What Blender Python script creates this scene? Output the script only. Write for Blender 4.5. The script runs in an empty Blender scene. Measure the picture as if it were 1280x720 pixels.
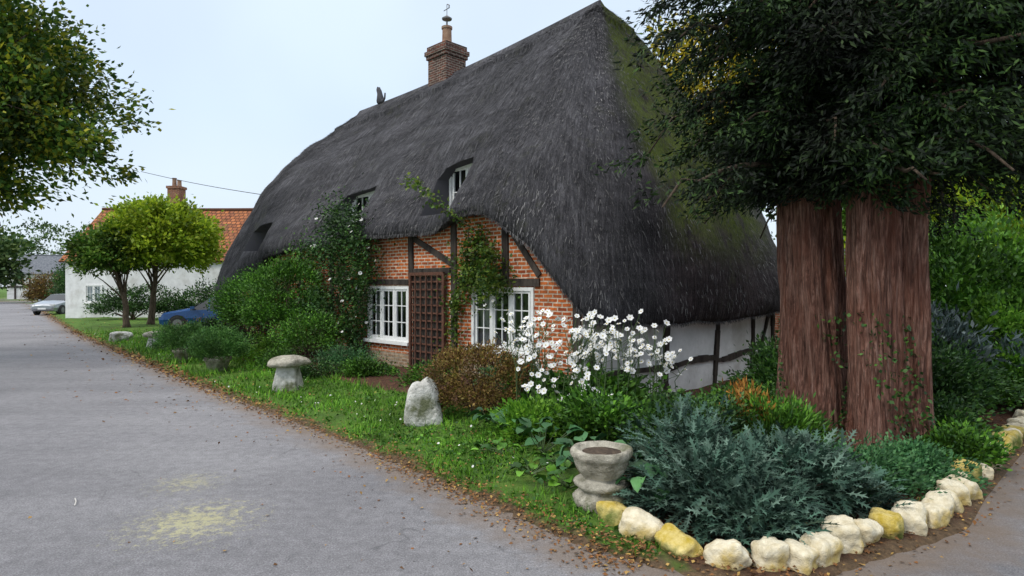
import bpy, bmesh, math, numpy as np
from mathutils import Vector, noise as mnoise
R = np.random.default_rng(7)
scene = bpy.context.scene
scene.view_settings.view_transform = 'Standard'
scene.view_settings.look = 'None'
scene.view_settings.exposure = 0

# ------------------------------------------------------------------ helpers
def link(o, parent=None):
    scene.collection.objects.link(o)
    if parent: o.parent = parent
    return o
def empty(name, loc=(0,0,0), rz=0):
    e = bpy.data.objects.new(name, None); e.location = loc; e.rotation_euler = (0,0,rz)
    e.empty_display_size = .2
    return link(e)
class MB:
    def __init__(s): s.v=[]; s.f=[]; s.m=[]
    def add(s, vs, fs, mi=0):
        o=len(s.v); s.v+= [tuple(map(float,p)) for p in vs]
        for f in fs: s.f.append(tuple(i+o for i in f)); s.m.append(mi)
    def box(s,x0,x1,y0,y1,z0,z1,mi=0):
        s.add([(x0,y0,z0),(x1,y0,z0),(x1,y1,z0),(x0,y1,z0),(x0,y0,z1),(x1,y0,z1),(x1,y1,z1),(x0,y1,z1)],
              [(0,3,2,1),(4,5,6,7),(0,1,5,4),(1,2,6,5),(2,3,7,6),(3,0,4,7)],mi)
    def beam(s,p,q,w,d,n=(0,-1,0),mi=0):
        p=Vector(p);q=Vector(q);t=(q-p).normalized();n=Vector(n);sd=t.cross(n).normalized();n=sd.cross(t).normalized()
        vs=[]
        for c in (p,q):
            for a,b in((-1,-1),(1,-1),(1,1),(-1,1)): vs.append(c+sd*a*w/2+n*b*d/2)
        s.add(vs,[(0,3,2,1),(4,5,6,7),(0,1,5,4),(1,2,6,5),(2,3,7,6),(3,0,4,7)],mi)
    def tube(s,pts,rad,k=6,mi=0,cap=True,flute=None):
        pts=[Vector(p) for p in pts]; n=len(pts); vs=[]
        if not hasattr(rad,'__len__'): rad=[rad]*n
        prev=None
        for i,p in enumerate(pts):
            t=(pts[min(i+1,n-1)]-pts[max(i-1,0)]).normalized()
            if prev is None:
                a=Vector((1,0,0)) if abs(t.x)<.8 else Vector((0,1,0)); u=(a-t*a.dot(t)).normalized()
            else: u=(prev-t*prev.dot(t)).normalized()
            prev=u; w=t.cross(u)
            for j in range(k):
                an=2*math.pi*j/k; r=rad[i]*(flute(an,p) if flute else 1)
                vs.append(p+(u*math.cos(an)+w*math.sin(an))*r)
        fs=[(i*k+j,i*k+(j+1)%k,(i+1)*k+(j+1)%k,(i+1)*k+j) for i in range(n-1) for j in range(k)]
        if cap: fs+= [tuple(range(k-1,-1,-1)),tuple(range((n-1)*k,n*k))]
        s.add(vs,fs,mi)
    def lathe(s,prof,k=24,c=(0,0,0),mi=0,jit=0):
        vs=[]
        for r,z in prof:
            for j in range(k):
                an=2*math.pi*j/k; q=1+jit*mnoise.noise(Vector((math.cos(an)*2+c[0],math.sin(an)*2,z*5)))
                vs.append((c[0]+r*q*math.cos(an),c[1]+r*q*math.sin(an),c[2]+z))
        n=len(prof)
        fs=[(i*k+j,i*k+(j+1)%k,(i+1)*k+(j+1)%k,(i+1)*k+j) for i in range(n-1) for j in range(k)]
        fs+= [tuple(range(k-1,-1,-1)),tuple(range((n-1)*k,n*k))]
        s.add(vs,fs,mi)
    def obj(s,name,mats,parent=None,smooth=False,recalc=False,loc=(0,0,0)):
        me=bpy.data.meshes.new(name); me.from_pydata(s.v,[],s.f)
        for m in (mats if isinstance(mats,(list,tuple)) else [mats]): me.materials.append(m)
        me.polygons.foreach_set('material_index',s.m)
        if smooth: me.polygons.foreach_set('use_smooth',[True]*len(s.f))
        if recalc:
            b=bmesh.new(); b.from_mesh(me); bmesh.ops.recalc_face_normals(b,faces=b.faces); b.to_mesh(me); b.free()
        me.update(); o=bpy.data.objects.new(name,me); o.location=loc
        return link(o,parent)
def bevel(o,w=.01,seg=2):
    m=o.modifiers.new('b','BEVEL'); m.width=w; m.segments=seg; m.limit_method='ANGLE'; return o
def unit(a): return a/np.maximum(np.linalg.norm(a,axis=1,keepdims=True),1e-9)
def quads(name,V,mat,parent=None,loc=(0,0,0)):
    n,k=V.shape[:2]
    me=bpy.data.meshes.new(name)
    me.vertices.add(n*k); me.vertices.foreach_set('co',V.reshape(-1).astype(np.float32))
    me.loops.add(n*k); me.loops.foreach_set('vertex_index',np.arange(n*k,dtype=np.int32))
    me.polygons.add(n); me.polygons.foreach_set('loop_start',(np.arange(n)*k).astype(np.int32))
    me.polygons.foreach_set('loop_total',np.full(n,k,dtype=np.int32))
    me.materials.append(mat); me.update(calc_edges=True)
    o=bpy.data.objects.new(name,me); o.location=loc
    return link(o,parent)
def leaves_geo(C,D,L,W,fold=.15):
    n=len(C); D=unit(D); Nn=unit(np.cross(D,R.normal(size=(n,3)))); S=np.cross(D,Nn)
    L=np.asarray(L).reshape(-1,1)*np.ones((n,1)); W=np.asarray(W).reshape(-1,1)*np.ones((n,1))
    V=np.stack([C, C+D*L*.45+S*W/2+Nn*W*fold, C+D*L, C+D*L*.45-S*W/2+Nn*W*fold],axis=1)
    return V
def leaves(name,C,D,L,W,mat,parent=None,fold=.15):
    return quads(name,leaves_geo(C,D,L,W,fold),mat,parent)
def lobed(name,C,D,L,mat,parent=None):
    n=len(C); D=unit(D); up=unit(np.array([0,0,1.])+R.normal(size=(n,3))*.35); S=unit(np.cross(D,up)); Nn=np.cross(S,D); L=np.asarray(L).reshape(-1,1)
    def P(t,s,h=0): return C+D*L*t+S*L*s-Nn*L*(.22*t*t)+Nn*L*(h+.12*abs(s))
    outline=[(0,.015),(.22,.03),(.34,.20),(.36,.05),(.50,.06),(.66,.27),(.60,.06),(.74,.07),(.90,.22),(.82,.07),(1.05,0)]
    right=[P(t,s) for t,s in outline]; left=[P(t,-s) for t,s in outline[:-1]][::-1]
    return quads(name,np.stack(right+left,1),mat,parent)
def clumps(centre,rad,nc,nl,cr,shell=.55,flat=None,zmin=None,lump=.25):
    d=unit(R.normal(size=(nc,3)))
    if flat is not None: d[:,2]=np.where(d[:,2]<-flat,-flat*R.random(nc),d[:,2])
    rr=(shell+(1-shell)*R.random(nc)**.6)
    seed=R.random(3)*50
    lum=np.array([mnoise.noise(Vector(x*1.7+seed)) for x in d])
    rr*=1+lump*2*lum
    c=d*rr[:,None]*np.array(rad)+np.array(centre)
    sz=cr*(.6+.8*R.random(nc))
    P=np.repeat(c,nl,axis=0)+R.normal(size=(nc*nl,3))*np.repeat(sz,nl)[:,None]*.5*np.array([1,1,.7])
    O=unit(P-np.array(centre)+R.normal(size=P.shape)*.6*np.mean(rad))
    if zmin is not None:
        k=P[:,2]>zmin; P=P[k];O=O[k]
    return P,O,c

# ------------------------------------------------------------------ materials
def base(name,rough=.9):
    m=bpy.data.materials.new(name); m.use_nodes=True; nt=m.node_tree
    b=nt.nodes['Principled BSDF']; b.inputs['Roughness'].default_value=rough
    b.inputs['Specular IOR Level'].default_value=.3
    return m,nt,b
def nd(nt,t,**k):
    n=nt.nodes.new(t)
    for a,v in k.items():
        if a in n.inputs: n.inputs[a].default_value=v
        else: setattr(n,a,v)
    return n
def col(c): return (c[0],c[1],c[2],1)
def ramp(nt,fac,stops,interp='LINEAR'):
    r=nt.nodes.new('ShaderNodeValToRGB'); e=r.color_ramp; e.interpolation=interp
    while len(e.elements)<len(stops): e.elements.new(.5)
    for i,(p,c) in enumerate(stops): e.elements[i].position=p; e.elements[i].color=col(c) if hasattr(c,'__len__') else (c,c,c,1)
    nt.links.new(fac,r.inputs[0]); return r.outputs[0]
def mixc(nt,fac,a,b,mode='MIX'):
    m=nt.nodes.new('ShaderNodeMix'); m.data_type='RGBA'; m.blend_type=mode
    for s,v in ((m.inputs[0],fac),(m.inputs[6],a),(m.inputs[7],b)):
        if isinstance(v,bpy.types.NodeSocket): nt.links.new(v,s)
        else: s.default_value = v if not hasattr(v,'__len__') else col(v)
    return m.outputs[2]
def mth(nt,op,a,b=0.,c=0.):
    m=nt.nodes.new('ShaderNodeMath'); m.operation=op
    for i,v in enumerate((a,b,c)):
        if isinstance(v,bpy.types.NodeSocket): nt.links.new(v,m.inputs[i])
        else: m.inputs[i].default_value=v
    return m.outputs[0]
def vec(nt,kind='Object',scale=(1,1,1)):
    t=nt.nodes.new('ShaderNodeTexCoord'); mp=nt.nodes.new('ShaderNodeMapping'); mp.inputs['Scale'].default_value=scale
    nt.links.new(t.outputs[kind],mp.inputs[0]); return mp.outputs[0]
def noise(nt,v,scale,detail=5,rough=.6,dist=0):
    n=nd(nt,'ShaderNodeTexNoise'); n.inputs['Scale'].default_value=scale; n.inputs['Detail'].default_value=min(detail,6)
    n.inputs['Roughness'].default_value=rough; n.inputs['Distortion'].default_value=dist
    nt.links.new(v,n.inputs['Vector']); return n.outputs['Fac']
def bump(nt,b,h,strength=.4,dist=.02):
    n=nt.nodes.new('ShaderNodeBump'); n.inputs['Strength'].default_value=strength; n.inputs['Distance'].default_value=dist
    nt.links.new(h,n.inputs['Height']); nt.links.new(n.outputs[0],b.inputs['Normal'])
def mnoi(name,c1,c2,scale=5,rough=.9,bs=.4,bd=.02,stretch=(1,1,1),c3=None,lo=.35,hi=.65,spec=None):
    m,nt,b=base(name,rough); v=vec(nt,'Object',stretch)
    f=noise(nt,v,scale,8,.65)
    c=ramp(nt,f,[(lo,c1),(hi,c2)])
    if c3 is not None:
        g=noise(nt,v,scale*.35,5); g=ramp(nt,g,[(.5,0.),(.62,1.)]); c=mixc(nt,g,c,c3)
    nt.links.new(c,b.inputs['Base Color']); bump(nt,b,noise(nt,v,scale*3,4,.7),bs,bd)
    if spec is not None: b.inputs['Specular IOR Level'].default_value=spec
    return m
def mleaf(name,cols,trans=.25,rough=.55,var=.5,scale=1.3):
    m,nt,b=base(name,rough); g=nt.nodes.new('ShaderNodeNewGeometry')
    n=len(cols); c=ramp(nt,g.outputs['Random Per Island'],[(i/max(1,n-1),cc) for i,cc in enumerate(cols)])
    f=noise(nt,vec(nt),scale,1); f=ramp(nt,f,[(.35,1-var),(.65,1+var*.6)])
    c=mixc(nt,1.,c,f,'MULTIPLY'); nt.links.new(c,b.inputs['Base Color'])
    if trans<=0: return m
    t=nt.nodes.new('ShaderNodeBsdfTranslucent'); nt.links.new(c,t.inputs[0])
    mx=nt.nodes.new('ShaderNodeMixShader'); mx.inputs[0].default_value=trans
    nt.links.new(b.outputs[0],mx.inputs[1]); nt.links.new(t.outputs[0],mx.inputs[2])
    nt.links.new(mx.outputs[0],nt.nodes['Material Output'].inputs[0])
    return m
def brickmat(name,c1,c2,mortar,bw=.225,rh=.078,ms=.012,dark=None,bst=.6):
    m,nt,b=base(name,.9)
    t=nt.nodes.new('ShaderNodeTexCoord'); s=nt.nodes.new('ShaderNodeSeparateXYZ'); nt.links.new(t.outputs['Object'],s.inputs[0])
    cx=nt.nodes.new('ShaderNodeCombineXYZ'); nt.links.new(mth(nt,'ADD',s.outputs[0],s.outputs[1]),cx.inputs[0]); nt.links.new(s.outputs[2],cx.inputs[1])
    wn=nd(nt,'ShaderNodeTexNoise'); wn.inputs['Scale'].default_value=3; nt.links.new(cx.outputs[0],wn.inputs['Vector'])
    va=nt.nodes.new('ShaderNodeVectorMath'); va.operation='MULTIPLY_ADD'; va.inputs[1].default_value=(.03,.03,0)
    nt.links.new(wn.outputs['Color'],va.inputs[0]); nt.links.new(cx.outputs[0],va.inputs[2])
    k=nt.nodes.new('ShaderNodeTexBrick'); nt.links.new(va.outputs[0],k.inputs['Vector'])
    k.inputs['Color1'].default_value=col(c1); k.inputs['Color2'].default_value=col(c2); k.inputs['Mortar'].default_value=col(mortar)
    k.inputs['Scale'].default_value=1; k.inputs['Brick Width'].default_value=bw; k.inputs['Row Height'].default_value=rh
    k.inputs['Mortar Size'].default_value=ms; k.inputs['Mortar Smooth'].default_value=.2; k.inputs['Bias'].default_value=0
    nz=noise(nt,cx.outputs[0],9,8,.7); c=mixc(nt,1.,k.outputs['Color'],ramp(nt,nz,[(.3,.4),(.7,1.4)]),'MULTIPLY')
    g=ramp(nt,noise(nt,cx.outputs[0],1.3,4),[(.5,0.),(.7,.6)]); c=mixc(nt,g,c,dark or (c1[0]*.4,c1[1]*.6,c1[2]*.7))
    nt.links.new(c,b.inputs['Base Color'])
    h=mth(nt,'MULTIPLY_ADD',k.outputs['Fac'],-1.,mth(nt,'MULTIPLY',nz,.5)); bump(nt,b,h,bst,.015)
    return m

M_brick=brickmat('brick_red',(.62,.155,.035),(.33,.065,.02),(.58,.48,.37),ms=.014)
M_brick2=brickmat('brick_far',(.34,.11,.05),(.22,.07,.04),(.3,.26,.2))
M_plinth=brickmat('plinth_brick',(.42,.30,.19),(.28,.17,.10),(.42,.36,.28))
M_chim=brickmat('chimney_brick',(.17,.06,.04),(.06,.035,.03),(.26,.23,.19))
M_timber=mnoi('old_timber',(.018,.014,.012),(.075,.06,.05),7,stretch=(1,1,.25),bs=.6)
M_daub=mnoi('limewash',(.68,.68,.67),(.84,.84,.83),2.2,c3=(.60,.59,.56),bs=.5,bd=.03)
M_white=mnoi('white_paint',(.72,.72,.70),(.84,.84,.82),6,rough=.5,bs=.15,bd=.005)
M_trell=mnoi('brown_trellis',(.07,.03,.02),(.15,.07,.045),8,bs=.4)
M_bark=mnoi('bark',(.05,.035,.025),(.16,.115,.08),6,stretch=(3,3,.6),bs=.9,bd=.04)
M_stone=mnoi('weathered_stone',(.20,.185,.14),(.54,.50,.41),7,c3=(.15,.15,.08),bs=1.,bd=.04)
M_rock=mnoi('edging_limestone',(.52,.44,.28),(.84,.78,.62),5,c3=(.48,.36,.13),bs=.8,bd=.03)
M_rocky=mnoi('edging_limestone_lichen',(.42,.30,.03),(.70,.58,.25),6,c3=(.12,.14,.03),bs=.8,bd=.03)
M_boulder=mnoi('boulder_stone',(.40,.39,.35),(.74,.73,.68),5,c3=(.12,.13,.07),bs=1.,bd=.05)
M_terra=mnoi('terracotta',(.22,.12,.08),(.34,.22,.15),5,c3=(.3,.27,.2),bs=.3)
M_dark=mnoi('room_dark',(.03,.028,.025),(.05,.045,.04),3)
M_curtain=mnoi('curtain',(.5,.47,.42),(.62,.6,.55),3,stretch=(8,8,.5))
def yewbark():
    m,nt,b=base('yew_bark',.85); v=vec(nt,'Object',(1,1,.10)); f=noise(nt,v,20,6,.75,1.); v3=vec(nt,'Object',(1,1,.06)); f3=noise(nt,v3,60,3,.7); v2=vec(nt,'Object',(1,1,.35)); g=noise(nt,v2,4,4)
    c=ramp(nt,f,[(.30,(.035,.016,.012)),(.45,(.20,.088,.060)),(.57,(.38,.20,.145)),(.72,(.54,.36,.30))]); c=mixc(nt,1.,c,ramp(nt,f3,[(.3,.4),(.65,1.35)]),'MULTIPLY'); c=mixc(nt,ramp(nt,g,[(.48,0.),(.68,.55)]),c,(.20,.06,.03))
    nt.links.new(c,b.inputs['Base Color']); bump(nt,b,mth(nt,'ADD',f,mth(nt,'MULTIPLY',f3,.6)),1.,.10); return m
M_yewbark=yewbark()
def glass():
    m=bpy.data.materials.new('window_glass'); m.use_nodes=True; nt=m.node_tree; nt.nodes.clear()
    o=nt.nodes.new('ShaderNodeOutputMaterial'); g=nt.nodes.new('ShaderNodeBsdfGlossy'); g.inputs['Roughness'].default_value=.03; g.inputs[0].default_value=(.8,.85,.9,1)
    t=nt.nodes.new('ShaderNodeBsdfTransparent'); t.inputs[0].default_value=(.8,.85,.85,1); x=nt.nodes.new('ShaderNodeMixShader')
    f=nt.nodes.new('ShaderNodeFresnel'); f.inputs[0].default_value=1.5
    a=mth(nt,'MULTIPLY_ADD',f.outputs[0],1.1,.03); nt.links.new(a,x.inputs[0]); nt.links.new(t.outputs[0],x.inputs[1]); nt.links.new(g.outputs[0],x.inputs[2]); nt.links.new(x.outputs[0],o.inputs[0]); return m
M_glass=glass()
def simple(name,c,rough=.5,metal=0,spec=.5,coat=0):
    m,nt,b=base(name,rough); v=vec(nt); f=noise(nt,v,12,4); cc=ramp(nt,f,[(.3,tuple(x*.85 for x in c)),(.7,tuple(min(1,x*1.1) for x in c))])
    nt.links.new(cc,b.inputs['Base Color']); b.inputs['Metallic'].default_value=metal; b.inputs['Specular IOR Level'].default_value=spec
    b.inputs['Coat Weight'].default_value=coat; return m
M_metal=simple('dull_metal',(.2,.2,.2),.5,.6)
M_rubber=simple('tyre_rubber',(.02,.02,.02),.8)
M_cglass=simple('car_glass',(.012,.016,.02),.12,0,.5)
M_blue=simple('blue_car_paint',(.010,.06,.20),.35,.1,.4,.3)
M_silver=simple('silver_car_paint',(.35,.37,.40),.3,.6,.5,.6)
M_lamp=simple('car_lamp',(.5,.5,.5),.15)
M_red=simple('car_tail_lamp',(.35,.01,.01),.2)

L_yew=mleaf('yew_needles',[(.002,.006,.002),(.006,.018,.004),(.016,.042,.008),(.045,.088,.014)],0,.75,.75,.8)
L_mid=mleaf('shrub_leaves',[(.018,.065,.008),(.055,.155,.012),(.12,.28,.022)],0,.55,.45)
L_hedge=mleaf('hedge_leaves',[(.04,.12,.01),(.10,.24,.02),(.20,.38,.035)],.3,.5,.5,.8)
L_dark=mleaf('dark_shrub_leaves',[(.01,.04,.010),(.032,.09,.015),(.07,.16,.022)],0,.55,.5)
L_bright=mleaf('lime_leaves',[(.11,.20,.012),(.26,.37,.02),(.42,.50,.035)],.35,.5,.45)
L_tree=mleaf('autumn_tree_leaves',[(.02,.06,.010),(.05,.12,.015),(.12,.20,.02),(.34,.32,.02)],.3,.55,.6,.5)
L_yel=mleaf('yellow_leaves',[(.18,.20,.015),(.42,.36,.02),(.55,.38,.02)],.35,.55,.4,.5)
L_brown=mleaf('copper_leaves',[(.06,.03,.012),(.18,.09,.03),(.16,.14,.02),(.27,.15,.05)],0,.6,.5,3)
L_silver=mleaf('silver_leaves',[(.026,.065,.042),(.055,.115,.078),(.13,.205,.155)],0,.75,.5,3.)
L_grey=mleaf('greyish_shrub_leaves',[(.05,.08,.07),(.10,.14,.13),(.19,.23,.22)],0,.7,.5)
L_blue=mleaf('bluegreen_leaves',[(.015,.07,.02),(.045,.14,.045),(.09,.22,.07)],0,.55,.45,2.)
L_grass=mleaf('grass_blades',[(.05,.155,.008),(.11,.28,.014),(.19,.39,.028)],0,.6,.45,1.6)
L_litter=mleaf('fallen_leaves',[(.08,.04,.015),(.24,.10,.03),(.17,.09,.04),(.46,.29,.08)],0,.8,.3,4)
L_fern=mleaf('bronze_fern',[(.25,.10,.02),(.42,.18,.03),(.3,.2,.04)],0,.7,.3,4)
L_petal=mleaf('white_petals',[(.78,.78,.76),(.88,.88,.86)],.2,.6,.05)
L_far=mleaf('distant_leaves',[(.03,.07,.02),(.06,.115,.03),(.12,.17,.035)],0,.6,.5,.2)
L_con=mleaf('conifer_needles',[(.02,.08,.015),(.055,.145,.025),(.10,.22,.04)],0,.6,.4,2)
M_flc=simple('flower_centre',(.5,.38,.03),.8)
M_stem=simple('green_stem',(.06,.10,.03),.7)

# ------------------------------------------------------------------ ground / road
POLY=np.array([(-110,150),(-74,98),(-44,57.8),(-19.3,27.4),(-12.6,19.7),(-7,13.33),(-1.74,7.54),(.55,4.75),(.95,4.45),(1.45,4.15),(1.95,4.12),(2.6,4.5),(3.25,4.82),(3.8,5.15),(4.45,5.85),(5.7,7.05),(7.4,8.65),(12,13.2),(30,31),(60,60),
 (64,54),(18,8),(11,-2),(10,-20),(-4,-20),(-3.6,-3),(-5.6,2.5),(-11.5,9),(-24,23.2),(-50,54),(-82,97),(-117,150)],float)
def sdist(P):
    P=np.asarray(P,float).reshape(-1,2); A=POLY; B=np.roll(POLY,-1,axis=0)
    best=np.full(len(P),1e9); ins=np.zeros(len(P),bool)
    for a,b in zip(A,B):
        ab=b-a; t=np.clip(((P-a)@ab)/(ab@ab),0,1); d=np.hypot(*(P-(a+t[:,None]*ab)).T); best=np.minimum(best,d)
        c=((a[1]>P[:,1])!=(b[1]>P[:,1])); xx=(b[0]-a[0])*(P[:,1]-a[1])/((b[1]-a[1])+1e-12)+a[0]
        ins^= c&(P[:,0]<xx)
    return np.where(ins,-best,best)
FX,FY,EX,EY=-.7129,.7012,.7012,.7129; CX,CY=1.24,10.99
def loc_ab(P):
    dx=P[:,0]-CX; dy=P[:,1]-CY
    return dx*FX+dy*FY, dx*EX+dy*EY
def HW(a,b,z=0): return np.array((CX+FX*a+EX*b, CY+FY*a+EY*b, z))
def sst(x,a,b): t=np.clip((x-a)/(b-a),0,1); return t*t*(3-2*t)
def gheight(P,sd=None):
    P=np.asarray(P,float).reshape(-1,2)
    if sd is None: sd=sdist(P)
    z=-.07+.10*sst(sd,-.12,.08)+.09*sst(sd,.05,1.8)
    z+= np.where(sd>0,.025*np.sin(P[:,0]*1.9+1)*np.sin(P[:,1]*1.6)+.012*np.sin(P[:,0]*5.3)*np.sin(P[:,1]*4.7),0)*sst(sd,0,.6)
    a,b=loc_ab(P); z-= .40*sst(a,-3.2,-1.2)*(1-sst(a,.3,1.5))*sst(b,.3,2.)*(1-sst(b,9,11))
    far=sst(P[:,1],60,300); return z+far*np.where(sd>0,.6,0)*sst(sd,2,20)
def soilmask(P,sd):
    a,b=loc_ab(P)
    fr=(1-sst(-b,2.0,2.5))*sst(a,-1,0)*(1-sst(a,15,16))
    cr=sst(P[:,0]*.75+ (P[:,1]-5.2)*.25,.55,.9)*(1-sst(P[:,1],14,20))*sst(P[:,0],.5,.8)
    return np.clip(np.maximum(fr,cr),0,1)
def axis(lo,hi,step,flo,fhi):
    m=list(np.arange(lo,hi,step)); s=step; x=lo
    pre=[]; 
    while x>flo: s*=1.16; x-=s; pre.append(x)
    s=step; x=m[-1]; post=[]
    while x<fhi: s*=1.13; x+=s; post.append(x)
    return np.array(pre[::-1]+m+post)
gx=axis(-24,11,.14,-700,700); gy=axis(2.5,28,.14,-60,900)
X,Y=np.meshgrid(gx,gy); PP=np.stack([X.ravel(),Y.ravel()],1); SD=sdist(PP)
nx,ny=len(gx),len(gy); idx=np.arange(nx*ny).reshape(ny,nx)
FQ=np.stack([idx[:-1,:-1],idx[:-1,1:],idx[1:,1:],idx[1:,:-1]],-1).reshape(-1,4)
def gridobj(name,z,faces,mat,attrs):
    used,inv=np.unique(faces.ravel(),return_inverse=True); faces=inv.reshape(-1,4)
    co=np.column_stack([PP[used],z[used]]).astype(np.float32)
    me=bpy.data.meshes.new(name); me.vertices.add(len(co)); me.vertices.foreach_set('co',co.ravel())
    n=len(faces); me.loops.add(n*4); me.loops.foreach_set('vertex_index',faces.ravel().astype(np.int32))
    me.polygons.add(n); me.polygons.foreach_set('loop_start',(np.arange(n)*4).astype(np.int32)); me.polygons.foreach_set('loop_total',np.full(n,4,np.int32))
    for k,v in attrs.items():
        at=me.attributes.new(k,'FLOAT','POINT'); at.data.foreach_set('value',v[used].astype(np.float32))
    me.polygons.foreach_set('use_smooth',np.ones(n,bool)); me.materials.append(mat); me.update(calc_edges=True)
    return link(bpy.data.objects.new(name,me))
def attr(nt,name):
    a=nt.nodes.new('ShaderNodeAttribute'); a.attribute_name=name; return a.outputs['Fac']
def groundmat():
    m,nt,b=base('ground_mat',.95); v=vec(nt); sd=attr(nt,'sd'); so=attr(nt,'soil')
    g=ramp(nt,noise(nt,v,2.,8,.7),[(.35,(.05,.085,.015)),(.5,(.07,.15,.016)),(.68,(.13,.20,.03))])
    s=ramp(nt,noise(nt,v,14,8,.75),[(.3,(.03,.016,.01)),(.55,(.10,.045,.025)),(.75,(.2,.1,.05))])
    w=mth(nt,'ADD',so,mth(nt,'MULTIPLY',mth(nt,'SUBTRACT',noise(nt,v,4,5),.5),.8))
    c=mixc(nt,ramp(nt,w,[(.4,0.),(.6,1.)]),g,s)
    d=ramp(nt,noise(nt,v,16,8,.8),[(.3,(.05,.035,.02)),(.55,(.14,.09,.05)),(.75,(.26,.18,.09))])
    e=mth(nt,'ADD',sd,mth(nt,'MULTIPLY',mth(nt,'SUBTRACT',noise(nt,v,3,6),.5),.6))
    c=mixc(nt,ramp(nt,e,[(.06,1.),(.22,0.)]),c,d)
    nt.links.new(c,b.inputs['Base Color']); bump(nt,b,noise(nt,v,25,6,.8),.8,.04); return m
def roadmat():
    m,nt,b=base('asphalt',.85); v=vec(nt); sd=attr(nt,'sd')
    big=noise(nt,v,.35,5,.55); fine=noise(nt,v,70,4,.8); mid=noise(nt,v,9,6,.75)
    c=ramp(nt,big,[(.3,(.165,.161,.170)),(.5,(.205,.200,.208)),(.7,(.245,.240,.247))])
    c=mixc(nt,1.,c,ramp(nt,mid,[(.3,.76),(.7,1.24)]),'MULTIPLY')
    c=mixc(nt,1.,c,ramp(nt,fine,[(.28,.4),(.5,1.),(.72,1.75)]),'MULTIPLY')
    vo=nd(nt,'ShaderNodeTexVoronoi'); vo.inputs['Scale'].default_value=55; nt.links.new(v,vo.inputs['Vector'])
    c=mixc(nt,ramp(nt,vo.outputs['Distance'],[(.10,.45),(.22,0.)]),c,(.45,.45,.45))
    rt=nt.nodes.new('ShaderNodeMapping'); rt.inputs['Rotation'].default_value=(0,0,math.radians(46)); rt.inputs['Scale'].default_value=(.12,1.1,1); nt.links.new(v,rt.inputs[0])
    st=noise(nt,rt.outputs[0],1.2,6,.65); c=mixc(nt,1.,c,ramp(nt,st,[(.35,.90),(.65,1.09)]),'MULTIPLY')
    vc=nd(nt,'ShaderNodeTexVoronoi',feature='DISTANCE_TO_EDGE'); vc.inputs['Scale'].default_value=.55
    wv=nt.nodes.new('ShaderNodeVectorMath'); wv.operation='MULTIPLY_ADD'; wv.inputs[1].default_value=(.9,.9,0)
    wn=nd(nt,'ShaderNodeTexNoise'); wn.inputs['Scale'].default_value=1.6; wn.inputs['Detail'].default_value=6; nt.links.new(v,wn.inputs['Vector']); nt.links.new(wn.outputs['Color'],wv.inputs[0]); nt.links.new(v,wv.inputs[2]); nt.links.new(wv.outputs[0],vc.inputs['Vector'])
    ck=mth(nt,'MULTIPLY',ramp(nt,vc.outputs['Distance'],[(.002,1.),(.009,0.)]),ramp(nt,noise(nt,v,.8,2),[(.5,0.),(.6,.4)]))
    c=mixc(nt,ck,c,(.05,.05,.052))
    def spot(x,y,r,th):
        s=nt.nodes.new('ShaderNodeVectorMath'); s.operation='DISTANCE'; s.inputs[1].default_value=(x,y,0); nt.links.new(v,s.inputs[0])
        q=mth(nt,'DIVIDE',s.outputs['Value'],r); q=mth(nt,'SUBTRACT',1.,q)
        q=mth(nt,'ADD',q,mth(nt,'MULTIPLY',mth(nt,'SUBTRACT',noise(nt,v,12,6,.85),.5),4.6)); return ramp(nt,q,[(th,0.),(th+.5,1.)])
    sp=mth(nt,'MAXIMUM',spot(-2.72,5.3,.75,.45),mth(nt,'MULTIPLY',spot(-3.3,6.35,.6,.6),.6))
    c=mixc(nt,mth(nt,'MULTIPLY',sp,.62),c,(.52,.49,.25))
    e=mth(nt,'ADD',sd,mth(nt,'MULTIPLY',mth(nt,'SUBTRACT',noise(nt,v,2.5,6,.7),.5),1.1))
    c=mixc(nt,ramp(nt,mth(nt,'ADD',e,1.),[(.45,0.),(.95,.75)]),c,(.19,.14,.10))
    nt.links.new(c,b.inputs['Base Color']); bump(nt,b,mth(nt,'ADD',fine,mid),.7,.016); return m
gridobj('ground',gheight(PP,SD),FQ,groundmat(),{'sd':SD,'soil':soilmask(PP,SD)})
keep=(SD[FQ]<.35).any(axis=1)
gridobj('road',np.zeros(len(PP)),FQ[keep],roadmat(),{'sd':SD})

# ------------------------------------------------------------------ thatched cottage
HRZ=math.atan2(-FY,-FX)
house=empty('thatched_cottage',(CX,CY,0),HRZ)   # local: X=-a, Y=b
Wd,Ln=8.4,15.9
FA=np.array([-.6,-.25,.275,.944,1.5,1.9,2.35,3.0,3.9,5.7,8.4,11.0,11.9,13.5,15.2,16.7]); FZ=np.array([1.33,1.45,2.12,2.80,3.13,3.32,3.46,3.42,3.22,3.18,3.12,3.02,2.9,2.25,1.55,1.40])
def zfront(a): return float(np.interp(a,FA,FZ))
a0,a1,b0,b1=-.6,16.7,-.5,Wd+.85; rc=1.15
per=[]
def arc(cx,cy,s,e,n=18):
    for i in range(1,n): an=math.radians(s+(e-s)*i/n); per.append((cx+rc*math.cos(an),cy+rc*math.sin(an)))
As=np.linspace(a0+rc,a1-rc,125); Bs=np.linspace(b0+rc,b1-rc,51)
per+= [(a,b0) for a in As]; arc(a1-rc,b0+rc,-90,0)
per+= [(a1,b) for b in Bs]; arc(a1-rc,b1-rc,0,90)
per+= [(a,b1) for a in As[::-1]]; arc(a0+rc,b1-rc,90,180)
per+= [(a0,b) for b in Bs[::-1]]; arc(a0+rc,b0+rc,180,270)
per=np.array(per); NP=len(per); YM=(b0+b1)/2
ra0,ra1=2.85,14.3
def ridgeH(a): return 9.3-.62*(a-ra0)/(ra1-ra0)-.16*math.sin(math.pi*(a-ra0)/(ra1-ra0))
ze=[]
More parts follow.
